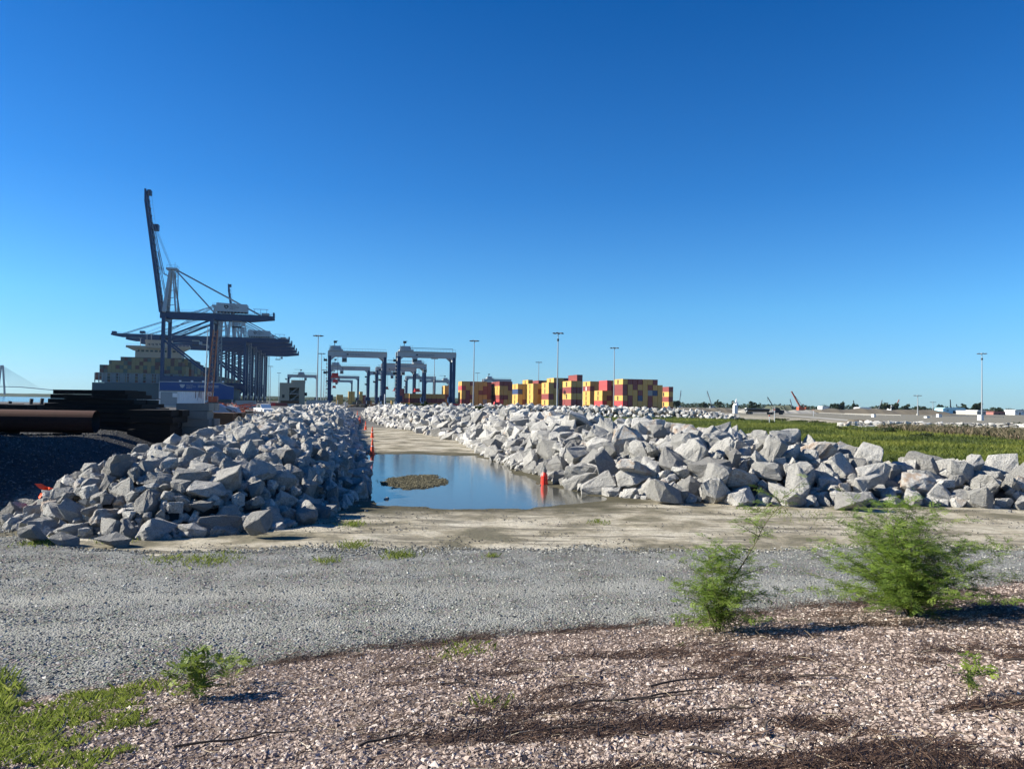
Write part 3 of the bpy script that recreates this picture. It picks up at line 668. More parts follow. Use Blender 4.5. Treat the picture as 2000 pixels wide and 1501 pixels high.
def stack(px, d, rows, desc, cols=None, zb=0.0, deep=1, tint='yard'):
    """px = screen column of the near left corner, d = distance; rows = heights from left to right; cols = tier colours top-down of row 0"""
    o = AT(px, 790, d); o.z = zb; r = random.Random(desc)
    for j, hgt in enumerate(rows):
        for t in range(hgt):
            if cols and j < len(cols) and cols[j]: c = cols[j][hgt-1-t] if hgt-1-t < len(cols[j]) else 'yellow'
            else: c = r.choices(['yellow', 'maroon', 'grey', 'blue'], [10, 8, .1, .15])[0]
            for e in range(deep):
                p = o+Pv*(1.22+j*2.56)+Lv*(e*12.6+r.uniform(-.15, .15))
                SPEC.append((p.x, p.y, zb+t*2.6, c, t, j, desc, len(rows), e))
Yc, Mc, Rc, Bc, Ml, Gc, Nc = 'yellow', 'maroon', 'red', 'blue', 'maroonlogo', 'grey', 'green'
stack(901, 450, [6]*7, 'the broad left stack', [[Yc, Rc, Yc, Yc, Mc, Yc], [Yc, Yc, Mc, Mc, Mc, Yc], [Mc, Yc, Yc, Mc, Yc, Yc]])
stack(975, 440, [6, 6, 6], 'the red topped stack', [[Mc, Yc, Yc, Mc, Rc, Yc]], deep=2)
stack(1011, 387, [5, 5], 'the blue box stack', [[Yc, Bc, Yc, Yc, Mc], [Yc, Yc, Yc, Mc, Yc]])
stack(1031, 402, [6], 'the high row behind the yellow stack', [[Yc, Yc, Mc, Yc, Yc, Yc]])
stack(1051, 410, [6, 6], 'the maroon topped rear stack', [[Mc, Mc, Yc, Mc, Yc, Yc]])
stack(1041, 375, [5], 'the all yellow stack', [[Yc]*5])
stack(1048.6, 378, [5], 'the slim stack beside the yellow one', [[Yc, Ml, Yc, Yc, Yc]])
stack(1071, 352, [5, 5], 'the stack at the tallest mast', [[Yc, Yc, Mc, Yc, Mc]])
stack(1081, 366, [6, 6, 6], 'the high stack behind that mast', [[Yc, Yc, Yc, Mc, Yc, Yc]])
stack(1115, 322, [5, 6], 'the stack crowned by one maroon box', [[Yc, Mc, Yc, Mc, Mc], [Mc, Yc, Mc, Yc, Mc, Yc]])
stack(1152, 411, [6, 6], 'the stack with white marked maroon box', [[Yc, Ml, Yc, Yc, Yc, Yc]])
stack(1176, 390, [4, 6, 6], 'the stepped red topped stack', [[Yc, Yc, Rc, Mc], [Rc, Rc, Yc, Mc, Yc, Mc]])
stack(1216, 365, [6]*7+[5], 'the broad right stack', [[Yc, Mc, Mc, Yc, Rc, Mc], [Mc, Yc, Yc, Mc, Mc, Yc]])
stack(1306, 398, [5], 'the last stack at right', [[Mc, Yc, Mc, Yc, Mc]])
stack(963, 300, [1], 'nothing', [[Yc]])
stack(781, 430, [4, 3], 'the block under the second gantry', [[Mc, Mc, Mc, Yc], [Yc, Mc, Yc]])
stack(800, 440, [3, 3, 3, 3, 3, 3, 3, 3], 'the low wall under the second gantry', [[Yc, Mc, Yc]]*8)
stack(868, 455, [5], 'the slim tower behind the gantry leg', [[Yc, Yc, Mc, Yc, Yc]])
stack(657, 600, [3, 3], 'the left pair in the first gantry', [[Yc]*3, [Yc]*3])
stack(680, 600, [4, 4], 'the tall pair in the first gantry', [[Yc]*4, [Yc]*4])
stack(702, 600, [4, 3], 'the right pair in the first gantry', [[Yc]*4, [Mc]*3])
# the ship lies along the quay, stern towards us
SHC = 510.0
so = AT(179, 775, SHC); so.z = 0
def shipP(a, l, z): return so+Pv*a+Lv*l+Vector((0, 0, z))
BEAM = 57.0
hts = [5, 7, 7, 7, 8, 8, 8, 8, 9, 9, 9, 9, 9, 9, 9, 9, 9, 9, 9, 9, 9, 8, 7]
rs = random.Random(5)
for j in range(23):
    for t in range(3, hts[j]):
        c = rs.choices(['shade-toned yellow', 'shade-toned maroon', 'shade-toned green'], [6, 4, 2])[0]; p = shipP(1.4+j*2.46, 6, 0)
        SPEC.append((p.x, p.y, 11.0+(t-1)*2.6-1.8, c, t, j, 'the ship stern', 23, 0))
CO = [a+b for a in ('', ) for b in 'first second third fourth fifth sixth seventh eighth ninth tenth eleventh twelfth thirteenth fourteenth fifteenth sixteenth seventeenth eighteenth nineteenth twentieth'.split()]+['third last', 'second last', 'last']
SPEC.sort(key=lambda s: math.hypot(s[0], s[1]))
Bv, Bf, Bm, nv = [], [], [], 0
CN = {'maroonlogo': 'maroon'}
for i, (x, y, z, c, t, j, desc, nr, e) in enumerate(SPEC):
    if i < 300:
        o = link('shipping_container', CM[c], None, (x, y, z), LANE)
        NW = ["one", "two", "three", "four", "five", "six", "seven", "eight"]
        row = '' if nr == 1 else (f', row {NW[j]} from left' if nr <= 8 else f', {CO[j]} column')
        if e: row = ', rear bay' if nr == 1 else f', rear bay row {NW[j]}'
        tag(o, f'{CN.get(c, c)} container, {ORD[min(t, 8)]} tier of {desc}'+row, 'container', 'stacked shipping containers')
        if desc == 'nothing': o['label'] = 'single yellow container low behind the rocks left of the red tractor'
    else:
        Bv.append((x, y, z, c))
mb = MB(); cmm = {Yc: m_yellow, Mc: m_maroon, Rc: m_redc, Bc: m_bluec, Gc: m_greyc, Nc: m_green_c, Ml: m_maroon, 'shade-toned yellow': m_shade_yellow, 'shade-toned maroon': m_shade_maroon, 'shade-toned green': m_shade_green}
for x, y, z, c in Bv:
    p = Vector((x, y, z))+Lv*6.1; mb.box((p.x, p.y, p.z+1.28), (2.36, 12.19, 2.5), cmm[c], LANE)
for bay in range(1, 24):       # further bays along the ship
    if 5 <= bay <= 6: continue
    for j in range(23):
        hh = min(hts[j], 8)-(1 if bay > 4 else 0)-(2 if bay > 9 else 0)
        if j < 18 and bay > 1: continue
        for t in range(0, hh):
            p = shipP(1.4+j*2.46, 14+bay*14.2+6, 0); mb.box((p.x, p.y, 12+t*2.6), (2.36, 12.19, 2.5), random.choice([m_shade_yellow, m_shade_maroon, m_shade_green]), LANE)
tag(mb.build('container_deck_load'), 'remaining containers of the deck load stowed on the ship, hazy shade-toned yellow, maroon and grey', 'containers', kind='stuff')

# ------------------------------------------------------------------ container ship
sh = empty('container_ship', shipP(0, 0, 0), LANE, 'huge laden container ship moored stern on behind the quay cranes', 'ship')
mb = MB(); mb.prism([(2, -2.6), (0, 4), (0, 12.6), (BEAM, 12.6), (BEAM, 4), (BEAM-2, -2.6)], 0, 330, m_hull)
mb.prism([(2, -2.6), (0, 4), (0, 12.6), (BEAM, 12.6), (BEAM, 4), (BEAM-2, -2.6)], 330, 331, m_hull); mb.build('hull', sh)
mb = MB()
for j in range(24): mb.box((.4+j*2.44, 4.5, 16.0), (.5, .8, 6.4), m_greyc)
for z in (13, 15.2, 17.4, 19.2): mb.box((BEAM/2, 4.6, z), (BEAM-6, .5, .35), m_greyc)
for k in range(9): mb.box((6+k*5.6, 5.1, 16), (3.4, .2, 5.6), m_greyc)
mb.build('lashing_bridge', sh)
mb = MB()
mb.box((29, 62, 26), (32, 12, 27), m_super); mb.box((29, 56.5, 40.5), (44, 5, 1.6), m_super); mb.prism([(7, 40), (12, 37.6), (15, 37.6), (15, 40)], 55, 59, m_super); mb.prism([(51, 40), (46, 37.6), (43, 37.6), (43, 40)], 55, 59, m_super)
mb.box((26, 62, 43), (13, 9, 6), m_super); mb.box((28, 62, 45.5), (18, 8, 1), m_super); mb.build('superstructure', sh)
mb = MB()
for a in range(4): mb.box((22+a*2.6, 57.35, 42.6), (1.9, .2, 1.3), m_glass)
for a in range(10): mb.box((15+a*3.1, 55.8, 37.6), (2.0, .2, 1.4), m_glass)
mb.build('window', sh)
mb = MB(); mb.box((31, 66, 48.2), (6, 5, 2.4), m_dark); mb.tube((31, 66, 48), (31, 66, 51), 1.3, m_dark); mb.tube((16, 58, 41), (16, 58, 47), .25, m_steel); mb.box((16, 58, 47), (2, .4, .4), m_steel)
for q in (20, 23, 36): mb.tube((q, 60, 45), (q, 60, 51), .2, m_steel); mb.bar((q-1.5, 60, 49.5), (q+1.5, 60, 49.5), .2, .2, m_steel)
for q in range(18): mb.tube((6.6+q*2.6, 54.1, 41.3), (6.6+q*2.6, 54.1, 42.4), .06, m_white, n=4)
mb.bar((6.6, 54.1, 42.4), (50.8, 54.1, 42.4), .12, .12, m_white); mb.build('funnel_and_masts', sh)

# ------------------------------------------------------------------ ship to shore cranes (local x = towards land, y = along the quay)
def sts(loc, boom_up, label):
    t = empty('quay_crane', loc, LANE, label, 'crane', 'ship to shore gantry cranes on the quay')
    WX, LX, D = -15.2, 15.2, 11.0; TOP = 57.5
    for x in (WX, LX):
        for y in (-D, D):
            mb = MB(); mb.bar((x, y*1.0, 6), (x, y*.98, TOP), 2.2, 2.0, m_navy); mb.build('leg', t)
            mb = MB()
            for k in range(-2, 3): mb.box((x, y+k*1.5, 1.0), (1.2, 1.1, 1.2), m_dark); mb.tube((x-.4, y+k*1.5, .45), (x+.4, y+k*1.5, .45), .45, m_dark)
            mb.prism([(x-.7, 1.6), (x+.7, 1.6), (x+.9, 6), (x-.9, 6)], y-2.6, y+2.6, m_navy); mb.build('bogie', t)
    for x in (WX, LX):
        mb = MB(); mb.bar((x, -D-4, 5.4), (x, D+4, 5.4), 1.6, 2.4, m_navy); mb.build('sill_beam', t); mb = MB(); mb.bar((x, -D, TOP-1), (x, D, TOP-1), 1.6, 2.6, m_navy); mb.build('top_beam', t)
    for y in (-D, D):
        mb = MB(); mb.bar((WX, y, 15.5), (LX, y, 15.5), 2.0, 4.6, m_navy)
        mb.prism([(WX+1, 13.3), (WX+1, 9), (WX+4.5, 13.3)], y-.8, y+.8, m_navy); mb.prism([(LX-1, 13.3), (LX-4.5, 13.3), (LX-1, 9)], y-.8, y+.8, m_navy); mb.build('portal_beam', t)
        mb = MB(); mb.bar((LX, y, TOP-1), (WX, y, 43), 1.1, 1.1, m_navy); mb.bar((WX, y, 42), (LX, y, 18), 1.1, 1.1, m_navy); mb.build('brace', t)
    for y in (-3.2, 3.2):
        mb = MB(); mb.bar((-19, y, 59.3), (40, y, 59.3), 1.6, 4.6, m_navy); mb.bar((40, y, 59.3), (55, y, 59.9), 1.6, 4.6, m_navy, 1.2, 2.2)
        mb.bar((-19, y*1.5, 61.9), (54, y*1.5, 61.9), .9, .18, m_steel); mb.build('girder', t)
        
    mb = MB()
    for i in range(14): mb.bar((-15+i*5.2, -3.2, 61.2), (-15+i*5.2, 3.2, 61.2), .5, .6, m_navy)
    mb.box((54.6, 0, 61.6), (1.0, 8, 4.2), m_navy); mb.box((49, 0, 62.4), (5, 5, 1.6), m_steel); mb.build('cross_beams', t)
    mb = MB()
    for y in (-5, 5):
        for i in range(28): mb.bar((-18+i*2.65, y, 61.9), (-18+i*2.65, y, 63), .07, .07, m_steel)
        mb.bar((-18, y, 63), (54, y, 63), .09, .09, m_steel)
    mb.bar((41, -4, 65.6), (51, -4, 65.6), .3, .3, m_steel)
    for q in (42, 46, 50): mb.bar((q, -4, 62), (q, -4, 65.6), .25, .25, m_steel)
    mb.build('handrail', t)
    mb = MB()                                             # white apex frame
    for y in (-4.2, 4.2):
        mb.bar((-16, y*1.6, 61), (-13.5, y*.55, 90), 2.0, 2.8, m_cranegrey, 1.5, 2.2); mb.bar((-8.5, y*1.6, 61), (-12, y*.55, 90), 1.0, 1.3, m_cranegrey, .8, .9)
    for z in (66, 71, 76, 81, 86): mb.bar((-15.2, -4, z), (-15.2, 4, z), .5, .5, m_cranegrey); mb.bar((-15.2, 0, z), (-10, 0, z+1), .4, .4, m_cranegrey)
    mb.box((-12.5, 0, 91), (7, 7.5, 1.2), m_cranegrey); mb.build('apex_frame', t)
    mb = MB(); mb.lattice((-10.2, 4.5, 61), (-10.2, 3.0, 90), 1.6, m_steel, 12, .16)
    for q in (-3.5, 3.5): mb.bar((-15.5, q, 91.6), (-15.5, q, 93.6), .15, .15, m_steel); mb.bar((-9, q, 91.6), (-9, q, 93.6), .15, .15, m_steel); mb.bar((-15.5, q, 93.4), (-9, q, 93.4), .12, .12, m_steel)
    mb.tube((-11, 0, 92), (-11, 0, 96), .12, m_steel); mb.build('ladder_tower', t)
    mb = MB()
    for y in (-3, 3):
        mb.bar((-10.5, y, 90.5), (16, y*1.3, 61.5), .75, .75, m_steel); mb.bar((-10.5, y, 91), (46, y*1.2, 61.6), .6, .75, m_steel)
    mb.build('backstay', t)
    mh = MB(); mh.prism([(17, 63.0), (17, 69), (37, 68.4), (37, 63.0)], -5.5, 5.5, m_cranegrey)
    for i in range(9): mh.box((18.5+i*2.2, -5.6, 62.4), (1.1, .4, 1.2), m_dark)
    mh = mh.build('machine_house', t)
    lg = MB(); y = -5.56
    lg.add([(22.0, y, 67.6), (23.0, y, 67.1), (24.2, y, 67.5), (25.0, y, 66.8), (24.9, y, 65.9), (23.4, y, 64.7), (22.2, y, 65.8)], [(0, 1, 2, 3, 4, 5, 6)], m_black)
    lg.add([(22.9, y-.02, 66.6), (24.3, y-.02, 66.6), (23.9, y-.02, 65.7), (23.2, y-.02, 65.6)], [(0, 3, 2, 1)], m_cranegrey)
    put_text(lg, 'SOUTH\nCAROLINA\nPORTS', 1.25, (25.6, y, 66.8), (1, 0, 0), (0, 0, 1), m_black, .92); lg.build('logo', mh)
    mb = MB(); tx = 30 if boom_up else -30
    mb.box((tx, 0, 57.2), (6, 5, 1.0), m_steel); mb.box((tx+4.5, -1.5, 55), (2.6, 2.4, 2.6), m_cranegrey); mb.box((tx+3.4, -1.5, 54.6), (.2, 2.0, 1.4), m_glass)
    for q in (-2, 2):
        for r_ in (-1.2, 1.2): mb.bar((tx+q, r_, 57), (tx+q, r_, 53.4), .1, .1, m_dark)
    mb.box((tx, 0, 53), (6, 2.4, .9), m_dark); mb.build('trolley', t)
    mb = MB(); mb.lattice((LX+2.6, D-1, 6), (LX+2.6, D-1, 58), 2.4, m_steel, 20, .18)
    for i in range(17): mb.bar((LX+1.5, D-2.4, 7+i*3), (LX+3.8, D-2.4, 8.5+i*3), .9, .15, m_steel); mb.bar((LX+3.8, D-2.4, 8.5+i*3), (LX+1.5, D-2.4, 10+i*3), .9, .15, m_steel)
    mb.build('stair_tower', t)
    # boom
    bl = 84.0; ang = R(98.5) if boom_up else R(0.4); hx, hz_ = -18.5, 61.0
    def B(s, y, n=0): return (hx-math.cos(ang)*s+math.sin(ang)*0-n*math.sin(ang)*-1*0-(-n)*math.sin(ang)*0 + n*math.sin(ang), y, hz_+math.sin(ang)*s+math.cos(ang)*n-1.4*(0 if boom_up else 1))
    if boom_up:
        A2 = R(81.5)
        def B(s, y, n=0): return (hx-math.cos(A2)*s+n*math.sin(A2), y, hz_+math.sin(A2)*s+n*math.cos(A2))
    for y in (-3.2, 3.2):
        mb = MB(); mb.bar(B(0, y), B(bl-8, y), 1.7, 5.0 if boom_up else 3.6, m_navy, 1.5, 4.0 if boom_up else 3.0); mb.bar(B(bl-8, y), B(bl, y, .6), 1.4, 3.6 if boom_up else 3.0, m_navy, 1.0, 1.6); mb.build('boom_girder', t)
    mb = MB()
    for i in range(17):
        mb.bar(B(2+i*5, -3.2, 1.2), B(2+i*5, 3.2, 1.2), .5, .6, m_navy); mb.bar(B(2+i*5, -3.2, 1.2), B(min(7+i*5, bl), 3.2, 1.2), .3, .3, m_navy)
    mb.box(B(bl-2, 0, 2.4), (2.2, 5, 3.2) if boom_up else (3.4, 5, 2.2), m_navy); mb.box(B(58, 0, 3.6), (3.2, 5, 4) if boom_up else (4, 5, 2.4), m_navy)
    for y in (-4.6, 4.6):
        for i in range(34): mb.bar(B(i*2.5, y, 1.4), B(i*2.5, y, 2.6), .08, .08, m_steel)
        mb.bar(B(0, y, 2.6), B(bl-2, y, 2.6), .1, .1, m_steel)
    mb.build('boom_bracing', t)
    mb = MB(); ap = Vector((-13.5, 0, 91.4))
    if boom_up:
        for y in (-2.6, 2.6):
            mb.bar((-13, y, 92), B(60, y, 3), .14, .14, m_steel); mb.bar((-13.6, y*.7, 92), B(57, y, 3), .14, .14, m_steel)
            m_ = Vector(B(26, y, 4.5)); mb.bar(B(58, y, 2), m_, .4, .4, m_steel); mb.bar(m_, (-15.5, y, 87), .4, .4, m_steel)
            mb.bar(B(42, y, 2), B(8, y, 4), .35, .35, m_steel); mb.bar(B(30, y, 4.4), B(30, y, 0), .3, .3, m_steel)
    else:
        for y in (-3, 3):
            mb.bar((-13.5, y, 90.5), B(42, y, 1.5), .5, .5, m_steel); mb.bar((-13.5, y, 91), B(74, y, 1.5), .5, .5, m_steel); mb.bar((-13.5, y*.6, 92), B(58, y, 1.5), .16, .16, m_steel)
    mb.build('forestay', t); return t
def quay_at(d):     # crane centre on the rail line: waterside leg at pixel 644-322*524/d
    p = AT(644-322*524/d, 780, d); p.z = 0; return p+Pv*15.2
sts(quay_at(524), True, 'nearest quay crane with its boom raised almost upright and a grey machine house')
n2 = [(728, False, 'second quay crane, boom lowered, its grey machine house clear of the others'), (779, False, 'third quay crane with lowered boom, just behind the second one'),
      (837, False, 'fourth quay crane, boom lowered, between the third and fifth'), (890, False, 'farthest quay crane with lowered boom and trolley hanging at its landward end')]
for d, b, lb in n2: sts(quay_at(d), b, lb)
sts(quay_at(950), True, 'distant quay crane whose raised boom tip shows above the nearest machine house')

# ------------------------------------------------------------------ rubber tyred yard gantries
def rtg(px, d, label, tro=.1, spread=9.0, arm=1):
    o = AT(px, 790, d); o.z = 0
    t = empty('yard_gantry', o, LANE, label, 'crane', 'rubber tyred yard gantry cranes')
    W, D, TOP = 24.2, 7.6, 21.6
    for x in (0.8, W-.8):
        for y in (0, D):
            mb = MB(); mb.bar((x, y, 2.6), (x, y*.96+.1, TOP), 1.15, 1.0, m_navy, 1.35, 1.1); mb.build('leg', t)
        mb = MB(); mb.bar((x, -1.6, 2.4), (x, D+1.6, 2.4), 1.5, 1.5, m_navy); mb.build('sill_beam', t); mb = MB(); mb.bar((x, 0, TOP-1), (x, D, TOP-1), .8, 1.2, m_cranegrey); mb.build('top_beam', t); mb = MB(); mb.box((x+(.9 if x < 5 else -.9), D/2, 4.35), (1.6, 4.4, 2.4), m_navy); mb.build('power_pack', t)
        for y in (-.9, .9, D-.9, D+.9):
            mb = MB(); mb.tube((x-.35, y, .8), (x+.35, y, .8), .8, m_tyre, n=14); mb.tube((x-.37, y, .8), (x+.37, y, .8), .35, m_steel, n=10); mb.build('wheel', t)
    for y in (-.2, D+.2):
        mb = MB(); mb.bar((0, y, TOP+1.0), (W, y, TOP+1.0), 1.1, 2.0, m_cranegrey); mb.bar((.2, y-.7, TOP+2.1), (W-.2, y-.7, TOP+2.1), .9, .12, m_steel)
        mb.prism([(1.4, TOP), (3.0, TOP), (1.4, TOP-1.4)], y-.4, y+.4, m_cranegrey); mb.prism([(W-1.4, TOP), (W-1.4, TOP-1.4), (W-3.0, TOP)], y-.4, y+.4, m_cranegrey)
        if y < 0:
            mb.box((8, y-.57, TOP+.75), (.8, .04, .5), m_black); put_text(mb, 'South Carolina Ports', .72, (9.0, y-.6, TOP+.5), (1, 0, 0), (0, 0, 1), m_black)
        mb.build('girder', t)
    mb = MB()
    for i in range(20): mb.bar((.4+i*1.23, -1.2, TOP+2.1), (.4+i*1.23, -1.2, TOP+3.1), .06, .06, m_steel)
    mb.bar((.4, -1.2, TOP+3.1), (W-.4, -1.2, TOP+3.1), .09, .09, m_steel)
    if arm: mb.bar((4.5, -.5, TOP+3.6), (W-1.5, -.5, TOP+3.6), .16, .16, m_dark); mb.bar((W-1.5, -.5, TOP+3.6), (W-1.5, -.5, TOP+2), .12, .12, m_dark)
    mb.build('handrail', t)
    tx = 1.8+tro*(W-6.5)
    tr = MB(); tr.box((tx+1.2, D/2, TOP+2.5), (5.6, D+1.6, .6), m_cranegrey); tr.box((tx+1.2, D/2, TOP+3.5), (4.4, 4.4, 1.8), m_cranegrey, 0, .8); tr.box((tx-.6, D/2-2, TOP+3.4), (1.2, 2, 1.6), m_steel)
    tr.bar((tx+.6, D/2, TOP+4.2), (tx+.6, D/2, TOP+6.6), .25, .25, m_dark); tr.bar((tx+.6, D/2, TOP+6.4), (tx-4.6*(1 if tro > .3 else -.4), D/2, TOP+6.5), .22, .22, m_dark); tr.box((tx+.8, D/2, TOP+6.1), (1.3, .8, .9), m_dark)
    for q in (-1.4, .2, 2.6, 3.4): tr.bar((tx+q, -.8, TOP+2.5), (tx+q, -.8, TOP+4.6), .1, .1, m_steel)
    tr = tr.build('trolley', t)
    mb = MB(); mb.box((tx+4.6, -.6, TOP-1.4), (2.0, 2.0, 2.2), m_cranegrey); mb.box((tx+4.6, -1.62, TOP-1.6), (1.6, .06, 1.2), m_glass); mb.build('cab', tr)
    if spread:
        mb = MB(); zb = TOP-spread
        for q in (-1.0, 1.0):
            for y in (1.5, D-1.5): mb.bar((tx+1+q, y, zb+1.6), (tx+1+q, y, TOP+2.2), .08, .08, m_dark)
        mb.build('hoist_rope', tr)
        mb = MB(); mb.box((tx+1, D/2, zb+1.2), (2.6, 4.2, 1.2), m_red); mb.box((tx+1, D/2, zb+.35), (2.3, 12.0, .5), m_red)
        for y in (-2.1, D+2.1): mb.box((tx+1, y, zb+.3), (2.44, .5, .7), m_red); mb.bar((tx-.3, y, zb+.6), (tx-.7, y, zb-.5), .3, .2, m_red); mb.bar((tx+2.3, y, zb+.6), (tx+2.7, y, zb-.5), .3, .2, m_red)
        mb.build('spreader', tr)
    mb = MB()
    for k, z in enumerate((19.8, 14.6)): mb.box((-.9, -.3, z), (1.4, 1.0, .9), m_dark); mb.bar((-.9, -.3, z), (-1.6, -.3, z+1.1), .15, .15, m_dark)
    for i in range(12): mb.bar((-.3, 1.0, 3+i*1.5), (-.3, 2.2, 3.6+i*1.5), .5, .1, m_steel)
    for y in (1.0, 2.4): mb.bar((-.4, y, 3), (-.4, y, 21), .08, .08, m_steel)
    mb.build('access_ladder', t); return t
rtg(638, 317, 'large yard gantry nearest on the left with a red spreader hoisted high', .02, 8.8, 0)
rtg(641, 458, 'yard gantry seen through the nearest left one', .06, 7.6, 0)
rtg(643, 640, 'small distant yard gantry low inside the nearest left one', .05, 8.0, 0)
rtg(640, 770, 'farthest yard gantry inside the nearest left one', .1, 0, 0)
rtg(774, 313, 'large yard gantry right of the first one with a long handrail on top', .04, 0, 1)
rtg(744, 414, 'yard gantry behind the second one, trolley at its right end', .95, 13.0, 1)
rtg(733, 461, 'yard gantry with a red and white spreader, between second and third rows', .55, 12.0, 0)
rtg(716, 534, 'small yard gantry deepest between the two large ones', .6, 10.0, 0)
rtg(792, 620, 'distant yard gantry seen through the second large one', .3, 0, 0)
rtg(829, 720, 'farthest yard gantry framed by the second large one, trolley at right', .95, 9.0, 0)
rtg(560, 627, 'yard gantry behind the beige stair building on the left', .45, 14.0, 1)
rtg(944, 660, 'yard gantry whose top shows behind the container stacks', .15, 0, 0)

# ------------------------------------------------------------------ light masts
def mast(px, ytop, label, h=30.0, grp='high light masts of the terminal', heads=1):
    hor = 771+.01575*px; d = (h-EYE)*FPX/(hor-ytop); p = AT(px-.0158*(ytop-hor) , hor, d); p.z = 0
    t = empty('light_mast', p, LANE, label, 'light mast', grp)
    mb = MB(); mb.tube((0, 0, 0), (0, 0, h), .34, m_steel, .15, n=8); mb.build('pole', t)
    mb = MB(); mb.tube((0, 0, 0), (0, 0, .9), .7, m_concrete, n=10); mb.build('base', t)
    mb = MB(); mb.tube((0, 0, h-.2), (0, 0, h+.1), .9, m_steel, n=10)
    for k in range(6):
        a = k*math.pi/3; q = Vector((math.cos(a), math.sin(a), 0)); mb.bar((0, 0, h), q*1.5+Vector((0, 0, h)), .12, .12, m_steel); mb.box(tuple(q*1.7+Vector((0, 0, h-.1))), (.8, .7, .35), m_dark, a)
    mb.tube((0, 0, h), (0, 0, h+.7), .05, m_steel, n=5); mb.build('lamp_head', t)
    if heads > 1: mb = MB(); mb.box((0, 0, h-2.6), (.6, .6, .9), m_dark); mb.build('camera_box', t)
for px, yt, lb in ((617, 655, 'tall light mast just left of the nearest yard gantry'), (625, 690, 'shorter looking light mast beside the one left of the gantry'), (631, 722, 'faint far light mast almost touching the left gantry leg'),
                   (922.5, 665, 'light mast standing before the broad stack right of the second gantry'), (1050, 707, 'distant light mast rising behind the container stacks'), (1197, 679, 'light mast in front of the broad right stack'),
                   (846, 700, 'light mast seen inside the second large gantry'), (931, 728, 'faint far mast just right of the second gantry stack'), (526, 715, 'light mast close to the quay crane stair tower'), (543, 728, 'light mast between quay cranes and beige building')): mast(px, yt, lb)
mast(1086, 650, 'tallest light mast with a camera box under its lamps, centre of the yard', heads=2)
mast(1916, 690, 'lone light mast far out at the right edge of the scene', heads=2)
mast(1792, 772, 'short dark lamp pole with a T shaped head beyond the rubble', 11.0, 'lamp poles at the far road')
mast(1822, 785, 'small pale lamp pole left of the blue roofed hall', 9.0, 'lamp poles at the far road')
# thin free pole and red lattice mast near the white container
p = AT(408, 790, 150); p.z = .9
t = empty('crawler_crane', p, LANE, 'rust red lattice boom crane standing upright between white container and quay cranes', 'crane')
mb = MB(); mb.lattice((0, 0, 2), (.9, 0, 15.8), 1.15, m_tan, 16, .085, .8); mb.build('lattice_boom', t)
mb = MB(); mb.box((1.2, 2, .9), (3.2, 3.8, 1.5), m_dark); mb.box((.6, 1.4, 2.1), (1.6, 2.0, 1.4), m_redlat); mb.build('body', t)
for s in (-.6, 3.0):
    mb = MB(); mb.box((s, 2, .35), (.7, 4.6, .8), m_dark); mb.build('track', t)
mb = MB()
for q in (-.35, .35): mb.bar((.9+q, 0, 15.8), (q*3-1.1, 0, 2.0), .05, .05, m_dark)
mb.build('hoist_rope', t)
p = AT(399.5, 790, 140); p.z = .9
t = empty('thin_pole', p, 0, 'thin pale grey mast rising from the white container left of the lattice crane', 'pole')
mb = MB(); mb.tube((0, 0, 0), (.25, 0, 15.2), .13, m_steel, .07); mb.build('pole', t); mb = MB(); mb.tube((.25, 0, 15.2), (.25, 0, 15.9), .03, m_steel, n=5); mb.build('tip', t)

# ------------------------------------------------------------------ left storage yard: mats, pipe, debris
def plank_stack(name, label, px0, px1, d, zt_py, layers, th, mat, cat, jit=.25, depth=3.0, ang=0.0, gap=.02, grp=None, jag=.0, part='mat'):
    a = AT(px0, 800, d); b = AT(px1, 800, d); L_ = b.x-a.x; z0 = hz((a.x+b.x)/2, d)-.05; r = random.Random(name+label)
    ztop = AT((px0+px1)/2, zt_py, d).z; n = layers or max(2, int(round((ztop-z0)/th))); th = (ztop-z0)/n
    t = empty(name, ((a.x+b.x)/2, d, z0), ang, label, cat, grp)
    for i in range(n):
        z = th*(i+.5); cut = jag*max(0, i-n*.5)
        l0 = -L_/2+r.uniform(0, jit)+cut*.3; l1 = L_/2-r.uniform(0, jit)-cut; k = 2 if r.random() < .5 else 3
        y0 = 0
        for q in range(k):
            w = depth/k; mb = MB(); s0 = r.uniform(-.06, .06); xm = (l0+l1)/2+r.uniform(-.2, .2); hl = (l1-l0)/2*r.uniform(.94, 1.0); yy = y0+w*(q+.5)+s0; tl = r.uniform(-.02, .02); mb.bar((xm-hl, yy, z-tl), (xm+hl, yy+r.uniform(-.06, .06), z+tl), w*.96, th-gap, mat); mb.build(part, t)
    return t
plank_stack('timber_mat_stack', 'high pile of black creosoted timber crane mats behind the rusty pipe', 77, 292, 46, 761, 9, .29, m_timber, 'timber stack', .35, 3.4, 0, .015, jag=.42)
plank_stack('timber_mat_stack', 'low dark timber pile right of the high black mat pile', 245, 345, 44, 800, 5, .25, m_timber, 'timber stack', .5, 2.4, .05, .015)
plank_stack('timber_mat_stack', 'weathered pale grey timber stack with ragged ends before the white container', 343, 408, 47, 787, 6, .25, m_pale_timber, 'timber stack', .35, 2.2, .1, .015)
plank_stack('timber_mat_stack', 'flat brown timber bundle beyond the pale timber stack', 398, 470, 62, 806, 3, .2, m_brown_timber, 'timber stack', .5, 2.5, .03, .015)
plank_stack('timber_mat_stack', 'flat dark bundle at far left behind the pipe', -60, 60, 52, 789, 3, .25, m_timber, 'timber stack', .7, 3.0, -.04, .015)
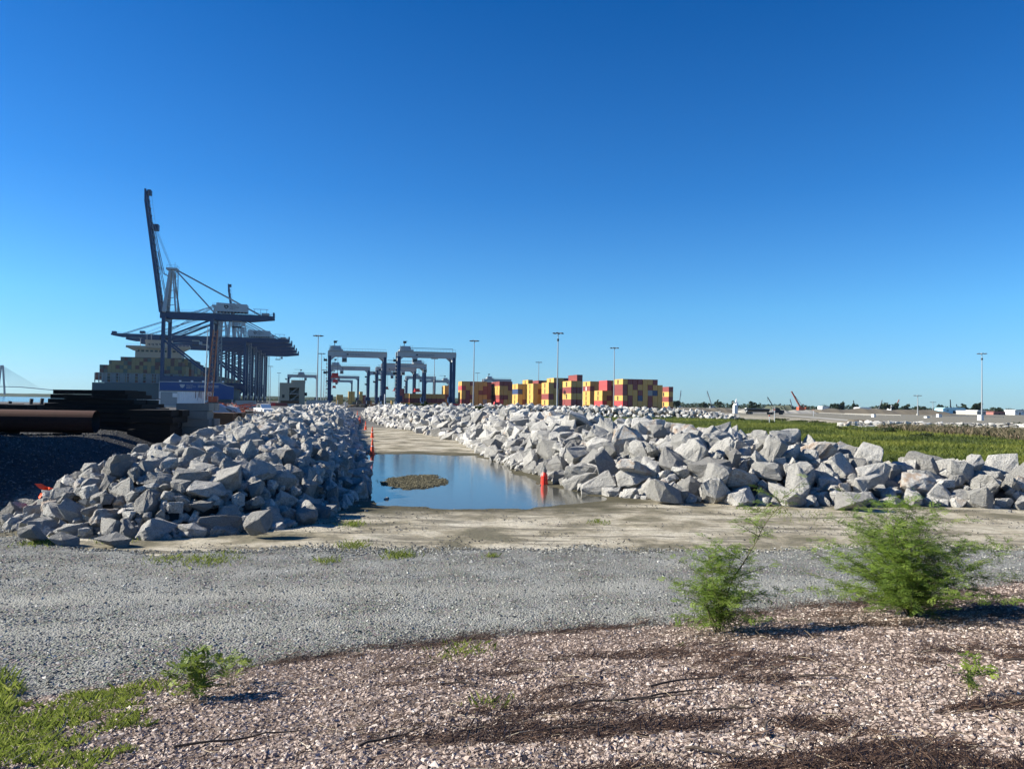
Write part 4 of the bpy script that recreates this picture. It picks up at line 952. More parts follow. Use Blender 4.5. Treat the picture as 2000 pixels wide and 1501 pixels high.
def unseen_shade_stack(x1, w_, y0, dep, h_, n, label):      # unseen piles added left of the view to cast shade on the ground
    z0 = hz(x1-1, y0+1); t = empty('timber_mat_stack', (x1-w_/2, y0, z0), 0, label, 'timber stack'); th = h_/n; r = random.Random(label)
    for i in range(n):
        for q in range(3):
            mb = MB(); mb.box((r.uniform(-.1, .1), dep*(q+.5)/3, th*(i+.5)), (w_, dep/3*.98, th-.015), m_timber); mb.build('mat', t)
unseen_shade_stack(-20.4, 5, 21.0, 9.5, 4.0, 12, 'tall dark pile of timber mats just outside the left edge, near')  # added out of view to shade the near slope
unseen_shade_stack(-28.2, 6, 30.5, 9.5, 7.6, 20, 'higher dark pile of timber mats just outside the left edge, farther')  # added out of view, built high to lengthen its shadow
p0 = AT(-90, 800, 40.5); p1 = AT(188, 800, 41.5); zc = 1.95
mb = MB(); c0 = Vector((p0.x, p0.y, zc)); c1 = Vector((p1.x, p1.y, zc-.02))
t = empty('steel_pipe', (c1.x, c1.y, hz(c1.x, c1.y)), 0, 'long rusty red brown steel pipe lying before the black timber mats', 'pipe')
dd = (c1-c0); off = Vector(t.location)
mb.tube(c0-off, c1-off, .60, m_pipe, n=28, cap=False); mb.tube(c1-off, c0-off, .56, m_dark, n=28, cap=False)
ring = MB(); ring.tube(c1-off-dd.normalized()*.02, c1-off+dd.normalized()*.01, .605, m_pipe, n=28, cap=False); mb.build('pipe_wall', t); ring.build('cut_end', t)
for f in (.35, .8):
    q = c0+dd*f; mb = MB(); mb.box(tuple(Vector((q.x, q.y, zc-.75))-off), (.5, 1.9, .3), m_timber); mb.build('bearer', t)
def lowsteel(name, label, cat, px, d, mk):
    p = AT(px, 800, d); p.z = hz(p.x, d); t = empty(name, p, 0, label, cat); mk(t); return t
def mk_trailer(t):
    mb = MB(); mb.box((0, 0, .95), (7.5, 2.2, .22), m_dark); mb.box((-2.6, 0, 1.3), (1.6, 1.4, .5), m_dark); mb.build('deck', t)
    for x in (-3.0, -2.0, 1.2, 2.2):
        mb = MB(); mb.tube((x, -1.15, .42), (x, -.85, .42), .42, m_tyre, n=14); mb.tube((x, -1.17, .42), (x, -1.0, .42), .17, m_steel, n=8); mb.build('wheel', t)
    mb = MB()
    for x in (-1, 0, 1.6, 2.4): mb.tube((x, -.3, 1.05), (x+.1, -.3, 1.6+.2*x*x % .3), .13, m_dark); mb.box((x+.4, .1, 1.25), (.5, .8, .35), m_rust)
    mb.build('load', t)
lowsteel('flat_trailer', 'low dark flatbed trailer with scrap load at the far left', 'trailer', 22, 58, mk_trailer)
def mk_white(t):
    mb = MB(); L_ = 11.6; n = 26
    vs = []
    for i in range(n*2+1):
        x = -L_/2+.15+(L_-.3)*i/(n*2); y = 0 if i % 2 else .07; vs += [(x, y, .16), (x, y, 3.2)]
    mb.add(vs, [(2*i, 2*i+2, 2*i+3, 2*i+1) for i in range(n*2)], m_white); mb.build('side_panel', t)
    mb = MB(); mb.box((0, 1.4, 3.28), (L_+.3, 3.0, .16), m_pale_timber); mb.build('roof', t)
    for x in (-L_/2+.05, L_/2-.05): mb = MB(); mb.box((x, 1.3, 1.6), (.12, 2.6, 3.1), m_white); mb.build('end_wall', t)
    mb = MB(); mb.box((0, 2.6, 1.6), (L_-.3, .1, 3.1), m_white); mb.build('side_panel', t)
    mb = MB(); mb.box((-3.7, -.06, 1.7), (3.6, .06, 2.7), m_greyc); mb.build('door', t)
    mb = MB(); mb.box((-2.4, -.12, 2.45), (1.0, .06, .8), m_white); mb.build('notice_board', t)
    mb = MB()
    for q in (2.2, 3.0, 3.4, 4.4): mb.box((q, -.012, 2.9-.1*q), (.12, .02, 1.0+.25*q % .6), m_rust)
    mb.build('rust_streak', t)
    mb = MB()
    for q in (-5.2, -1.5, 1.5, 5.2): mb.box((q, 1.3, -.15), (.5, 2.4, .5), m_timber)
    mb.build('bearer', t)
p = AT(362, 800, 150); t = empty('office_container', (p.x, 150, 1.35), LANE, 'white site container with rust streaks and a grey door, left of the lattice crane', 'container'); t.scale = (.82, 1, 1); mk_white(t)
def mk_sign(t):
    mb = MB(); mb.prism([(0, 0), (0, 5.6), (19.5, 5.6), (21, 5.0), (24, 4.3), (24, 0)], 0, .3, m_bluepan); mb.build('panel', t)
    mb = MB()
    for a, b in (((0, 0), (0, 5.7)), ((0, 5.7), (19.5, 5.7)), ((19.5, 5.7), (22, 4.7)), ((22, 4.7), (24, 4.4))): mb.bar((a[0], -.1, a[1]), (b[0], -.1, b[1]), .22, .22, m_cranegrey)
    mb.build('frame', t)
    mb = MB(); mb.add([(6.4, -.05, 4.9), (8.2, -.05, 4.9), (7.9, -.05, 4.1), (7.3, -.05, 3.7), (6.7, -.05, 4.1)], [(0, 4, 3, 2, 1)], m_cranegrey)
    put_text(mb, 'SOUTH\nCAROLINA\nPORTS', .62, (8.6, -.05, 4.55), (1, 0, 0), (0, 0, 1), m_cranegrey, .85)
    for x0, x1 in ((12.3, 14.6), (15.6, 19)): 
        for z in (4.6, 4.1): mb.box(((x0+x1)/2, -.05, z), (x1-x0, .02, .22), m_cranegrey)
    mb.build('lettering', t)
    for x in (6.6, 10.4, 14, 17, 20.4): mb = MB(); mb.box((x, -.2, 6.05), (.7, .4, .5), m_white); mb.build('floodlight', t)
m_bluepan = paint('blue_banner', (.012, .06, .20), .5, .2)
p = AT(310, 800, 262); t = empty('blue_banner', (p.x, 262, 3.0), LANE, 'long blue port banner on a pale frame with five small floodlights above the white container', 'banner'); mk_sign(t)
mb = MB()
for x in (0.5, 8, 16, 23.5): mb.box((x, .6, -1.5), (.4, .4, 3), m_steel)
mb.build('post', t)
# beige stair building
p = AT(545, 800, 262); t = empty('stair_building', (p.x, 262, 0), LANE, 'beige three storey building with an open stair bay, left of the first yard gantry', 'building')
mb = MB(); mb.box((1.6, 3, 4.5), (3.2, 6, 9.0), m_beige); mb.box((7.3, 3, 4.5), (1.8, 6, 9), m_beige); mb.box((4.8, 5.6, 4.5), (3.2, .8, 9), m_beige); mb.box((4.8, 3, 8.2), (3.2, 6, 1.6), m_beige); mb.box((6, 3.4, 9.5), (4.6, 4.6, 1.0), m_beige); mb.build('wall', t)
for z in (2.6, 5.2): mb = MB(); mb.box((4.8, 2, z), (3.2, 3.6, .2), m_concrete); mb.build('landing', t)
for z in (0, 2.6, 5.2): mb = MB(); mb.bar((3.3, 1, z), (6.2, 1, z+2.4), 1.0, .2, m_concrete); mb.build('stair_flight', t)
for z in (0.9, 3.5, 6.1): mb = MB(); mb.bar((3.2, .05, z), (6.4, .05, z), .08, .08, m_steel); mb.bar((3.2, .05, z-.5), (6.4, .05, z-.5), .06, .06, m_steel); mb.build('railing', t)
for z in (1.8, 4.4): mb = MB(); mb.box((1.3, -.02, z), (.8, .06, 1.1), m_glass); mb.build('window', t)
mb = MB(); mb.box((2.2, -.03, 1.1), (.95, .06, 2.1), m_dark); mb.build('door', t)
for q in (8.6,): mb = MB(); mb.box((q, 2, 5.2), (.9, .9, 1.2), m_dark); mb.build('cooling_unit', t)
# corrugated barrier, crates, jersey walls
p = AT(598, 800, 215); t = empty('sheet_barrier', (p.x, 215, 0), LANE, 'grey ribbed sheet barrier above the far end of the left heap', 'barrier')
for i in range(10): mb = MB(); mb.prism([(i*.62, 0), (i*.62+.1, 0), (i*.62+.1, 3.3), (i*.62, 3.3)], -.12, 0, m_steel); mb.prism([(i*.62+.1, 0), (i*.62+.6, 0), (i*.62+.6, 3.2), (i*.62+.1, 3.2)], -.03, .03, m_steel); mb.build('panel', t)
def simplebox(name, label, cat, px, d, w_, h_, dp, mat, z=None, n=3, rz=LANE):
    p = AT(px, 800, d); zz_ = hz(p.x, d) if z is None else z
    t = empty(name, (p.x, d, zz_), rz, label, cat)
    mb = MB(); mb.box((0, 0, h_/2), (w_, dp, h_), mat); mb.build('body', t)
    mb = MB()
    for i in range(n+1): mb.box((-w_/2+w_*i/n, -dp/2-.03, h_/2), (.07, .06, h_), mat)
    mb.box((0, 0, h_+.03), (w_+.1, dp+.1, .08), m_dark); mb.build('ribs', t); return t
simplebox('concrete_barrier', 'pale yellow concrete barrier beside the beige building', 'barrier', 576, 232, 4.2, .9, .5, m_concrete, 1.2)
simplebox('skip_container', 'dark maroon skip left of the pale barrier', 'skip', 549, 232, 3.2, 1.3, 2, m_maroon, .9)
simplebox('skip_container', 'small bright red skip next to the maroon one', 'skip', 535, 232, 1.7, 1.1, 1.5, m_redc, 1.1)
simplebox('brick_hut', 'low brown hut under the stair building', 'hut', 566, 240, 5.4, 2.6, 3, m_brown_timber, .3)
simplebox('storage_tank', 'long pale grey tank trailer before the quay crane legs', 'tank', 480, 150, 3.6, 1.5, 2, m_greyc, 1.5)
simplebox('generator', 'dark generator box standing on the timber pile left of the pale timber', 'generator', 330, 46, 1.3, .8, 1.4, m_dark, hz(AT(330, 800, 46).x, 46)+1.1)
simplebox('white_crate', 'small white steel crate with a dark opening right of the black mats', 'crate', 290, 75, 1.7, 1.5, 1.6, m_white, 1.6)
simplebox('yellow_cabinet', 'narrow yellow cabinet at the right foot of the white container', 'cabinet', 410, 80, .45, 1.3, .5, m_yellow, 1.2)
def mk_tarp(t):
    mb = MB(); mb.prism([(-1.0, 0), (-.9, .8), (-.2, 1.0), (.5, .62), (1.3, 0)], 0, 1.6, m_tarp); mb.prism([(.6, .58), (.8, .8), (1.7, .6), (2.1, 0)], .1, 1.5, m_tarp); mb.build('cover', t)
p = AT(428, 800, 85); t = empty('tarpaulin', (p.x, 85, hz(p.x, 85)+.5), .1, 'crumpled grey blue tarpaulin over goods right of the yellow cabinet', 'tarpaulin'); mk_tarp(t)
def mk_rebar(t):
    r = random.Random(3)
    mb = MB()
    for _ in range(90): a = Vector((r.uniform(-2.4, 2.4), r.uniform(-1, 1), r.uniform(.1, 1.1))); b = a+Vector((r.uniform(-1.6, 1.6), r.uniform(-.5, .5), r.uniform(-.3, .3))); mb.bar(a, b, .07, .07, m_redlat)
    mb.build('bars', t)
    mb = MB()
    for x in (-2, 0, 2): mb.box((x, 0, .1), (.2, 2.2, .2), m_timber)
    mb.build('bearer', t)
p = AT(455, 800, 95); t = empty('steel_bar_heap', (p.x, 95, hz(p.x, 95)+.35), 0, 'tangled heap of red reinforcement steel bars before the grey tank', 'steel bars'); mk_rebar(t)
p = AT(475, 800, 80); t = empty('steel_bar_heap', (p.x, 80, hz(p.x, 80)), .3, 'second lower heap of rusty bars and posts nearer the rocks', 'steel bars'); mk_rebar(t)
def vehicle(name, label, cat, px, d, z, rz, body, kind='pickup'):
    p = AT(px, 800, d); t = empty(name, (p.x, d, z), rz, label, cat)
    if kind == 'pickup':
        mb = MB(); mb.prism([(-2.7, .45), (-2.7, .95), (-1.3, 1.05), (-1.15, 1.1), (2.7, 1.1), (2.7, .45)], -.95, .95, body); mb.build('body', t)
        mb = MB(); mb.prism([(-1.2, 1.1), (-.5, 1.72), (1.0, 1.75), (1.2, 1.1)], -.85, .85, body); mb.build('cab', t)
        mb = MB(); mb.prism([(-1.0, 1.15), (-.48, 1.62), (.95, 1.65), (1.05, 1.15)], -.87, .87, m_glass); mb.build('window', t)
        for x in (-1.7, 1.7):
            for y in (-.95, .75): mb = MB(); mb.tube((x, y, .4), (x, y+.22, .4), .4, m_tyre, n=14); mb.tube((x, y-.01, .4), (x, y+.23, .4), .2, m_steel, n=8); mb.build('wheel', t)
    return t
vehicle('pickup_truck', 'white pickup truck parked between the quay cranes and the left heap', 'pickup', 516, 130, .7, 2.2, m_white)
def mk_loader(t, col):
    mb = MB(); mb.prism([(-2.6, .9), (-2.4, 2.1), (-.6, 2.2), (-.6, 1.2), (2.0, 1.2), (2.2, .8)], -1, 1, col); mb.build('body', t)
    mb = MB(); mb.prism([(-.6, 2.0), (-.5, 3.4), (.8, 3.4), (1.0, 2.0)], -.8, .8, m_glass); mb.box((.15, 0, 3.45), (1.6, 1.8, .12), m_dark); mb.build('cab', t)
    for y in (-.7, .7): mb = MB(); mb.bar((.8, y, 1.8), (3.3, y, 1.0), .25, .35, col); mb.build('lift_arm', t)
    mb = MB(); mb.prism([(3.2, .2), (3.2, 1.4), (3.6, 1.3), (3.7, .5), (4.5, .2)], -1.3, 1.3, m_dark); mb.build('bucket', t)
    for x in (-1.7, 1.5):
        for y in (-1.35, .85): mb = MB(); mb.tube((x, y, .8), (x, y+.5, .8), .8, m_tyre, n=16); mb.tube((x, y-.02, .8), (x, y+.52, .8), .35, col, n=8); mb.build('wheel', t)
for px, d, s, lb, col in ((703, 290, 1.0, 'dark wheel loader parked below the nearest left gantry', m_dark), (722, 292, .95, 'second dark site machine right of the wheel loader', m_brown_timber), (748, 288, 1.0, 'dark site machine at the right foot of the left gantry', m_dark), (692, 300, .8, 'small yellow backhoe left of the wheel loaders', m_yellow)):
    p = AT(px, 800, d); t = empty('wheel_loader', (p.x, d, 0), 2.9 if px < 730 else .2, lb, 'loader', 'site machines under the gantry'); t.scale = (s, s, s); mk_loader(t, col)
# posts and cabinets among them
for px, d, h, wd, mat, nm, lb, cat in ((674, 280, 3.0, .35, m_cranegrey, 'marker_post', 'pale post left of the wheel loaders', 'post'), (751, 282, 5.8, .35, m_white, 'marker_post', 'tall white post at the right gantry foot', 'post'),
      (765, 285, 3.6, .8, m_yellow, 'crash_post', 'thick yellow crash post right of the white post', 'post'), (659, 283, 3.4, .25, m_cranegrey, 'marker_post', 'thin pale post at the left of the yellow boxes', 'post'), (770, 300, 3.2, .4, m_cranegrey, 'marker_post', 'short pale post beside the yellow crash post', 'post')):
    p = AT(px, 800, d); t = empty(nm, (p.x, d, 0), 0, lb, cat); mb = MB(); mb.tube((0, 0, 0), (0, 0, h), wd/2*1.1, mat, wd/2, n=10); mb.build('post', t); mb = MB(); mb.box((0, 0, h+.05), (wd*.9, wd*.9, .1), m_dark); mb.build('cap', t)
simplebox('skip_container', 'faded red skip at the right foot of the second gantry', 'skip', 889, 240, 2.1, 2.1, 2, m_redc, .7)
simplebox('skip_container', 'low maroon skip before the narrow stack with the blue box', 'skip', 996, 235, 1.6, 1.9, 2, m_maroon, .9)
for px, d, z, w_, lb in ((1066, 232, .8, 2.0, 'pinkish skip at the foot of the tallest mast'), (1052, 232, .7, 1.6, 'small pinkish skip left of the tallest mast'), (1076, 240, .9, 2.2, 'low pinkish box right of the tallest mast')):
    simplebox('skip_container', lb, 'skip', px, d, w_, 1.5, 1.5, m_redlat, z)
mbx = empty('yard_tractor', (AT(969, 800, 262).x, 262, .2), LANE, 'bright red yard tractor in front of the red topped stack', 'tractor')
mb = MB(); mb.prism([(-1.6, .6), (-1.6, 1.6), (-.9, 1.7), (-.7, 3.4), (1.0, 3.4), (1.2, .6)], -1, 1, m_redc); mb.build('cab', mbx); mb = MB(); mb.box((-.3, -1.03, 2.6), (1.1, .05, .9), m_glass); mb.build('window', mbx)
mb = MB(); mb.box((2.6, 0, .9), (3.4, 1.2, .4), m_dark); mb.build('chassis', mbx)
for x in (-.9, 2.4, 3.6): mb = MB(); mb.tube((x, -1.1, .5), (x, -.7, .5), .5, m_tyre, n=12); mb.build('wheel', mbx)

# ------------------------------------------------------------------ traffic cones
def cone(px, py, z, label, h=.92, tilt=0, slim=1.0, far=False, grp='orange traffic cones along the left heap'):
    p = G(px, py, z); t = empty('traffic_cone', p, random.uniform(0, 1), label, 'traffic cone', grp); t.rotation_euler = (tilt, 0, 0)
    if not far: mb = MB(); mb.box((0, 0, .02), (.38, .38, .04), m_orange); mb.build('foot', t)
    mb = MB(); prof = [(.15*slim, .04), (.125*slim, .2), (.03, h-.02), (.02, h)]
    mb.lathe(prof, m_orange, 14); mb.build('cone_body', t)
    if not far: mb = MB(); mb.lathe([(.09*slim, h*.5), (.065*slim, h*.66)], m_white, 14); mb.build('reflective_band', t)
cone(727, 887, .0, 'nearest orange traffic cone of the left row, at the water edge', 1.0)
cone(727, 855, .05, 'second orange traffic cone of the left row, just behind the puddle', 1.0)
cone(714, 839.5, .05, 'third orange traffic cone of the left row', 1.0)
cone(703, 824.5, .05, 'fourth orange traffic cone of the left row, before the farthest', 1.0)
cone(701, 827, .05, 'small cone almost hidden beside the fourth one', .9)
cone(698, 811, .05, 'farthest small orange post at the end of the left cone row', 1.0)
p = G(1063, 946, 0); t = empty('channelizer_post', (p.x, p.y, -.06), 0, 'red orange traffic post standing in the puddle before the right heap', 'traffic post')
mb = MB(); mb.lathe([(.17, 0), (.165, .1), (.15, .42), (.10, .55), (.07, .60)], m_redor, 14) if False else mb.lathe([(.15, 0), (.145, .1), (.135, .42), (.09, .52), (.075, .56)], paint('red_orange_plastic', (.80, .04, .02), .4, .1), 14); mb.build('post_body', t)
mb = MB(); mb.lathe([(.075, .56), (.07, .72), (.035, .76), (.03, .86)], m_pale_timber, 12); mb.build('post_cap', t)
p = G(797, 834, .3); t = empty('traffic_cone', p, 0, 'fallen reddish cone lying on the rocks of the right heap', 'traffic cone'); t.rotation_euler = (1.4, 0, .6)
mb = MB(); mb.lathe([(.15, .04), (.03, .8)], m_redlat, 12); mb.build('cone_body', t); mb = MB(); mb.box((0, 0, .02), (.4, .4, .04), m_redlat); mb.build('foot', t)
# orange safety netting at the far left
V_, F_ = [], []
for i in range(9):
    for j in range(7):
        V_.append((-12.3+i*.10-.45+.08*math.sin(j*1.7+i), 20.9+.12*math.sin(i*1.9+j*.8), .15+j*.13*(1-.05*i)+.03*math.sin(i*2.3)))
for i in range(8):
    for j in range(6):
        if (i+j) % 5 != 4: F_.append((i*7+j, (i+1)*7+j, (i+1)*7+j+1, i*7+j+1))
me = np_mesh('safety_net', V_, F_, [m_orange]); o = tag(link('safety_net', me), 'crumpled red orange safety net at the left end of the left heap', 'net'); md = o.modifiers.new('s', 'SOLIDIFY'); md.thickness = .006

# ------------------------------------------------------------------ tank trailer truck at the right
p = AT(1492, 800, 335); t = empty('dump_truck', (p.x, 335, 0.0), .05, 'dark semi truck with a long half round trailer driving on the far road', 'truck')
mb = MB(); n = 14; prof = [(math.cos(math.pi+math.pi*i/n)*1.2, 2.4+math.sin(math.pi+math.pi*i/n)*1.1) for i in range(n+1)]
vs = [(-8.2, a, b) for a, b in prof]+[(2.2, a, b) for a, b in prof]; k = n+1
mb.add(vs, [(i, i+1, k+i+1, k+i) for i in range(n)]+[tuple(range(k))[::-1], tuple(range(k, 2*k))], m_dark); mb.box((-3, 0, 2.5), (10.6, 2.5, .18), m_greyc); mb.build('trailer_tub', t)
mb = MB(); mb.box((-3, 0, 1.1), (10, .9, .25), m_dark); mb.box((-7.9, 0, 2.0), (.3, 2.3, 1.6), m_white); mb.build('trailer_frame', t)
mb = MB(); mb.prism([(4.8, .8), (4.8, 3.0), (6.4, 3.05), (6.9, 2.1), (8.6, 1.9), (8.7, .8)], -1.15, 1.15, m_dark); mb.box((5, 0, .9), (7, .9, .3), m_dark); mb.build('cab', t)
mb = MB(); mb.box((6.0, -1.17, 2.5), (.9, .04, .6), m_glass); mb.build('window', t)
for y in (-1, 1): mb = MB(); mb.tube((4.4, y, .9), (4.4, y, 3.5), .12, m_cranegrey); mb.build('exhaust_stack', t)
for x in (-7, -5.8, 2.2, 3.4, 7.6):
    for y in (-1.15, .85): mb = MB(); mb.tube((x, y, .52), (x, y+.3, .52), .52, m_tyre, n=14); mb.tube((x, y-.02, .52), (x, y+.32, .52), .22, m_steel, n=8); mb.build('wheel', t)

# ------------------------------------------------------------------ far right: road, banks, cranes, sheds, poles
def groundstrip(name, pts_, w_, mat, z=.12, kind='structure'):
    mb = MB(); vs = []
    for i, p in enumerate(pts_):
        p = Vector(p); a = Vector(pts_[max(0, i-1)]); b = Vector(pts_[min(len(pts_)-1, i+1)]); d = (b-a).normalized(); nrm = Vector((-d.y, d.x, 0))
        for s in (-1, 1):
            q = p+nrm*(s*w_/2); vs.append((q.x, q.y, hz(q.x, q.y)+z))
    mb.add(vs, [(2*i, 2*i+1, 2*i+3, 2*i+2) for i in range(len(pts_)-1)], mat); return tag(mb.build(name), kind=kind)
m_dkearth = paint('dark_earth_mound', (.06, .07, .045), .95, .4, 0, .2); m_farroad = paint('pale_gravel_road', (.34, .32, .27), .95, .3, 0, .1); m_earth = paint('brown_earth_bank', (.105, .09, .065), .95, .5, 0, .08)
groundstrip('far_road', [G(1400, 808), G(1530, 811), G(1600, 817), G(1680, 824)], 6, m_farroad)
def bank(name, pxa, pxb, d0, d1, h, w_, mat, label):
    a = AT(pxa, 800, d0); b = AT(pxb, 800, d1); n = 60; V_, F_ = [], []
    for i in range(n+1):
        p = a.lerp(b, i/n); hh = h*(.75+.35*float(fbm(np.array([i*.23+h]), np.array([d0*.1]), 3, 3)[0]))*min(1, i/3+.1, (n-i)/3+.1)
        for s, k in ((-1, 0), (-.45, .9), (0, 1), (.45, .9), (1, 0)): V_.append((p.x, p.y+s*w_/2, k*hh))
    for i in range(n):
        for j in range(4): F_.append((i*5+j, (i+1)*5+j, (i+1)*5+j+1, i*5+j+1))
    return tag(link(name, np_mesh(name, V_, F_, [mat], True)), kind='structure')
bank('earth_bank', 1320, 1440, 420, 420, 2.6, 26, m_earth, ''); bank('earth_bank', 1585, 1850, 520, 480, 3.8, 30, m_earth, ''); bank('earth_bank', 1440, 1590, 400, 430, 2.2, 18, m_farroad, '')
bank('earth_bank', 1498, 1540, 620, 620, 5.2, 26, m_dkearth, ''); bank('earth_bank', 1660, 1702, 165, 168, 1.1, 6, m_earth, '')
for a, b, c in (((1600, 420), (1705, 300), 'white guard rail climbing toward the far road junction'), ((1650, 380), (1760, 330), 'second white guard rail right of the junction'), ((1820, 330), (1960, 330), 'long low white guard rail in front of the blue hall')):
    A = AT(a[0], 800, a[1]); B2 = AT(b[0], 800, b[1]); A.z = B2.z = 0; t = empty('guard_rail', A, 0, c, 'guard rail', 'white guard rails at the far road'); v = B2-A
    mb = MB(); mb.bar((0, 0, .75), v+Vector((0, 0, .75)), .1, .16, m_concrete); mb.build('rail', t)
    for i in range(9): q = v*(i/8); mb = MB(); mb.box((q.x, q.y, .36), (.12, .12, .72), m_concrete); mb.build('post', t)
for i, (px, yt, lean, d, lb, mt, red) in enumerate(((1330, 762, 4, 1150, 'grey lattice crane boom just right of the last container stack', m_steel, 0), (1381, 763, -10, 1150, 'lattice boom leaning left right of the first far one', m_steel, 0), (1499, 775, -13, 950, 'dark lattice boom leaning left above the truck', m_dark, 0),
        (1546, 764, -19, 800, 'thick red and dark lattice boom leaning left, the strongest of the far cranes', m_redlat, 1), (1543, 779, -5, 1300, 'thin faint boom just left of the thick red one', m_steel, 0), (1568, 789, -9, 1300, 'tiny boom right of the thick red one', m_redlat, 0), (1667, 782, -2, 1300, 'small upright dark boom over the brown bank', m_dark, 0),
        (1723, 781, 7, 1200, 'boom leaning right above the round trees', m_steel, 0), (1756, 780, 9, 1200, 'thin red boom leaning right beside the round trees', m_redlat, 0), (1856, 780, -1, 1000, 'dark upright drilling mast behind the blue roof', m_dark, 0), (1868, 789, -3, 1000, 'short dark double boom right of the drilling mast', m_dark, 0))):
    hor = 771+.01575*px; b0 = AT(px-lean, hor+2, d); b0.z = 0; tp = AT(px, yt, d)
    t = empty('lattice_crane', b0, 0, lb, 'crane', 'construction cranes on the horizon'); v = tp-b0; wd = d/FPX*(2.2 if red else 1.3)
    mb = MB(); mb.lattice((0, 0, 2), v, wd, mt, 14, wd*.26, wd*.6); mb.build('boom', t)
    mb = MB(); mb.box((0, 2, 2.2), (6, 7, 3.4), mt); mb.build('body', t)
    mb = MB(); mb.bar(v, (-lean*.35-6 if lean < 0 else lean*.35+4, 0, 6), .25, .25, m_dark) if red else mb.bar(v, v+Vector((.3, 0, -v.z*.35)), .2, .2, m_dark); mb.build('hoist_rope', t)
def shed(px, d, w_, h_, mat, roof, label, cat='building'):
    p = AT(px, 800, d); t = empty('shed', (p.x, d, 0), .1, label, cat); mb = MB(); mb.box((0, 6, h_*.4), (w_, 12, h_*.8), mat); mb.build('wall', t)
    mb = MB(); mb.prism([(-w_/2-.5, h_*.8), (w_/2+.5, h_*.8), (w_/2*.8, h_), (-w_/2*.8, h_)], -.5, 12.5, roof); mb.build('roof', t)
    mb = MB(); mb.box((0, -.05, h_*.25), (w_*.12, .1, h_*.5), m_dark); mb.build('door', t)
    for k in (-.3, .3): mb = MB(); mb.box((w_*k, -.05, h_*.5), (w_*.1, .1, h_*.15), m_glass); mb.build('window', t)
m_palered = paint('pale_red_shed', (.30, .13, .11), .7, .3)
shed(1864, 700, 22, 5.4, m_cyan, m_cyan, 'low hall with a broad pale blue roof at the right'); shed(1613, 1000, 10, 5.6, m_white, m_white, 'small white roofed shed over the brown bank')
shed(1690, 900, 15, 4.8, m_white, m_white, 'long flat white shed left of the round trees'); shed(1897, 600, 8, 3.0, m_concrete, m_white, 'white roofed hut left of the lone mast'); shed(1917, 560, 7, 3.4, m_concrete, m_white, 'pale hut at the lone mast')
shed(1952, 600, 10, 2.7, m_palered, m_palered, 'low red shed right of the lone mast'); shed(1992, 640, 9, 4.4, m_white, m_cranegrey, 'white shed cut by the right edge'); shed(1743, 1100, 4, 8, m_white, m_white, 'little white house beside the round trees')
for px, py_, hw, hh, d, lb in ((1436, 805, 1.7, 3.9, 352, 'tall white cabinet left of the truck'), (1915, 817, 1.0, 1.9, 250, 'yellowish white cabinet at the foot of the lone mast'), (1706, 809, .8, 1.2, 300, 'small white box right of the guard rail'), (1810, 813, 1.3, .7, 300, 'low white box beside the T shaped lamp pole'), (1834, 808, 1.6, 1.4, 340, 'white kiosk left of the blue hall')):
    simplebox('white_cabinet', lb, 'cabinet', px, d, hw, hh, 1.5, m_white, 0)
p = AT(1437.5, 790, 360); t = empty('white_sculpture', (p.x, 360, 3.7), 0, 'slim white beacon on the cabinet left of the truck', 'beacon'); mb = MB(); mb.tube((0, 0, 0), (0, 0, 1.4), 1.5, m_white, .7, n=8); mb.tube((0, 0, 1.4), (.2, 0, 3.2), .45, m_white, .15, n=6); mb.build('mast', t); mb = MB(); mb.box((0, 0, 1.5), (2.8, 1.4, .2), m_white); mb.build('arm', t)
for px, d, h, lb in ((1503, 150, 1.6, 'white marker stake in the grass below the truck, left'), (1513, 165, 2.6, 'thin marker stake in the grass below the truck cab'), (1589, 300, 2.4, 'slanting white post at the end of the far road'), (1949, 40, 0, '')):
    if h: p = AT(px, 800, d); t = empty('marker_stake', (p.x, d, hz(p.x, d)), 0, lb, 'stake'); mb = MB(); mb.box((0, 0, h/2), (.12, .12, h), m_white); mb.build('stake', t); mb = MB(); mb.box((0, 0, h), (.2, .14, .25), m_orange); mb.build('flag', t)

# ------------------------------------------------------------------ cable stayed bridge and far shore at the left
bd = 3000.0
def Bp(px, py, d=bd): return AT(px, py, d)
t0 = Bp(4, 768); t = empty('cable_bridge', (t0.x, bd, 0), 0, 'hazy cable stayed bridge with a diamond tower at the far left', 'bridge'); o_ = Vector((t0.x, bd, 0))
mb = MB(); 
for a, b in (((-4, 770), (-3, 757)), ((9, 770), (8.5, 757)), ((-3, 757), (2.5, 713)), ((8.5, 757), (5.5, 713))): mb.bar(Bp(*a)-o_, Bp(*b)-o_, 5, 5, m_bridge)
mb.build('tower', t)
mb = MB(); mb.bar(Bp(-120, 752)-o_, Bp(40, 755.5)-o_, 8, 2.6, m_bridge); mb.bar(Bp(40, 755.5)-o_, Bp(110, 762)-o_, 8, 2.6, m_bridge); mb.build('deck', t)
mb = MB()
for i in range(9): mb.bar(Bp(5, 714+i*1.5)-o_, Bp(76-i*7, 757.6-i*.2)-o_, .7, .7, m_bridge); mb.bar(Bp(3, 714+i*1.5)-o_, Bp(-90+i*10, 753)-o_, .7, .7, m_bridge)
mb.build('stay_cable', t)
V_, F_ = [], []
for i in range(160):
    px = -500+i*9.0; hh = 768.5+px*.01575*.6-1.6*float(fbm(np.array([i*.35]), np.array([2.]), 4, 3)[0]); a = AT(px, hh, 3200); V_ += [(a.x, 3150, -2.7), (a.x, 3200, max(a.z, 3)), (a.x, 3600, max(a.z, 3)), (a.x, 3700, -2.7)]
for i in range(159):
    for j in range(3): F_.append((i*4+j, (i+1)*4+j, (i+1)*4+j+1, i*4+j+1))
tag(link('far_shore', np_mesh('far_shore', V_, F_, [m_shore])), kind='structure')

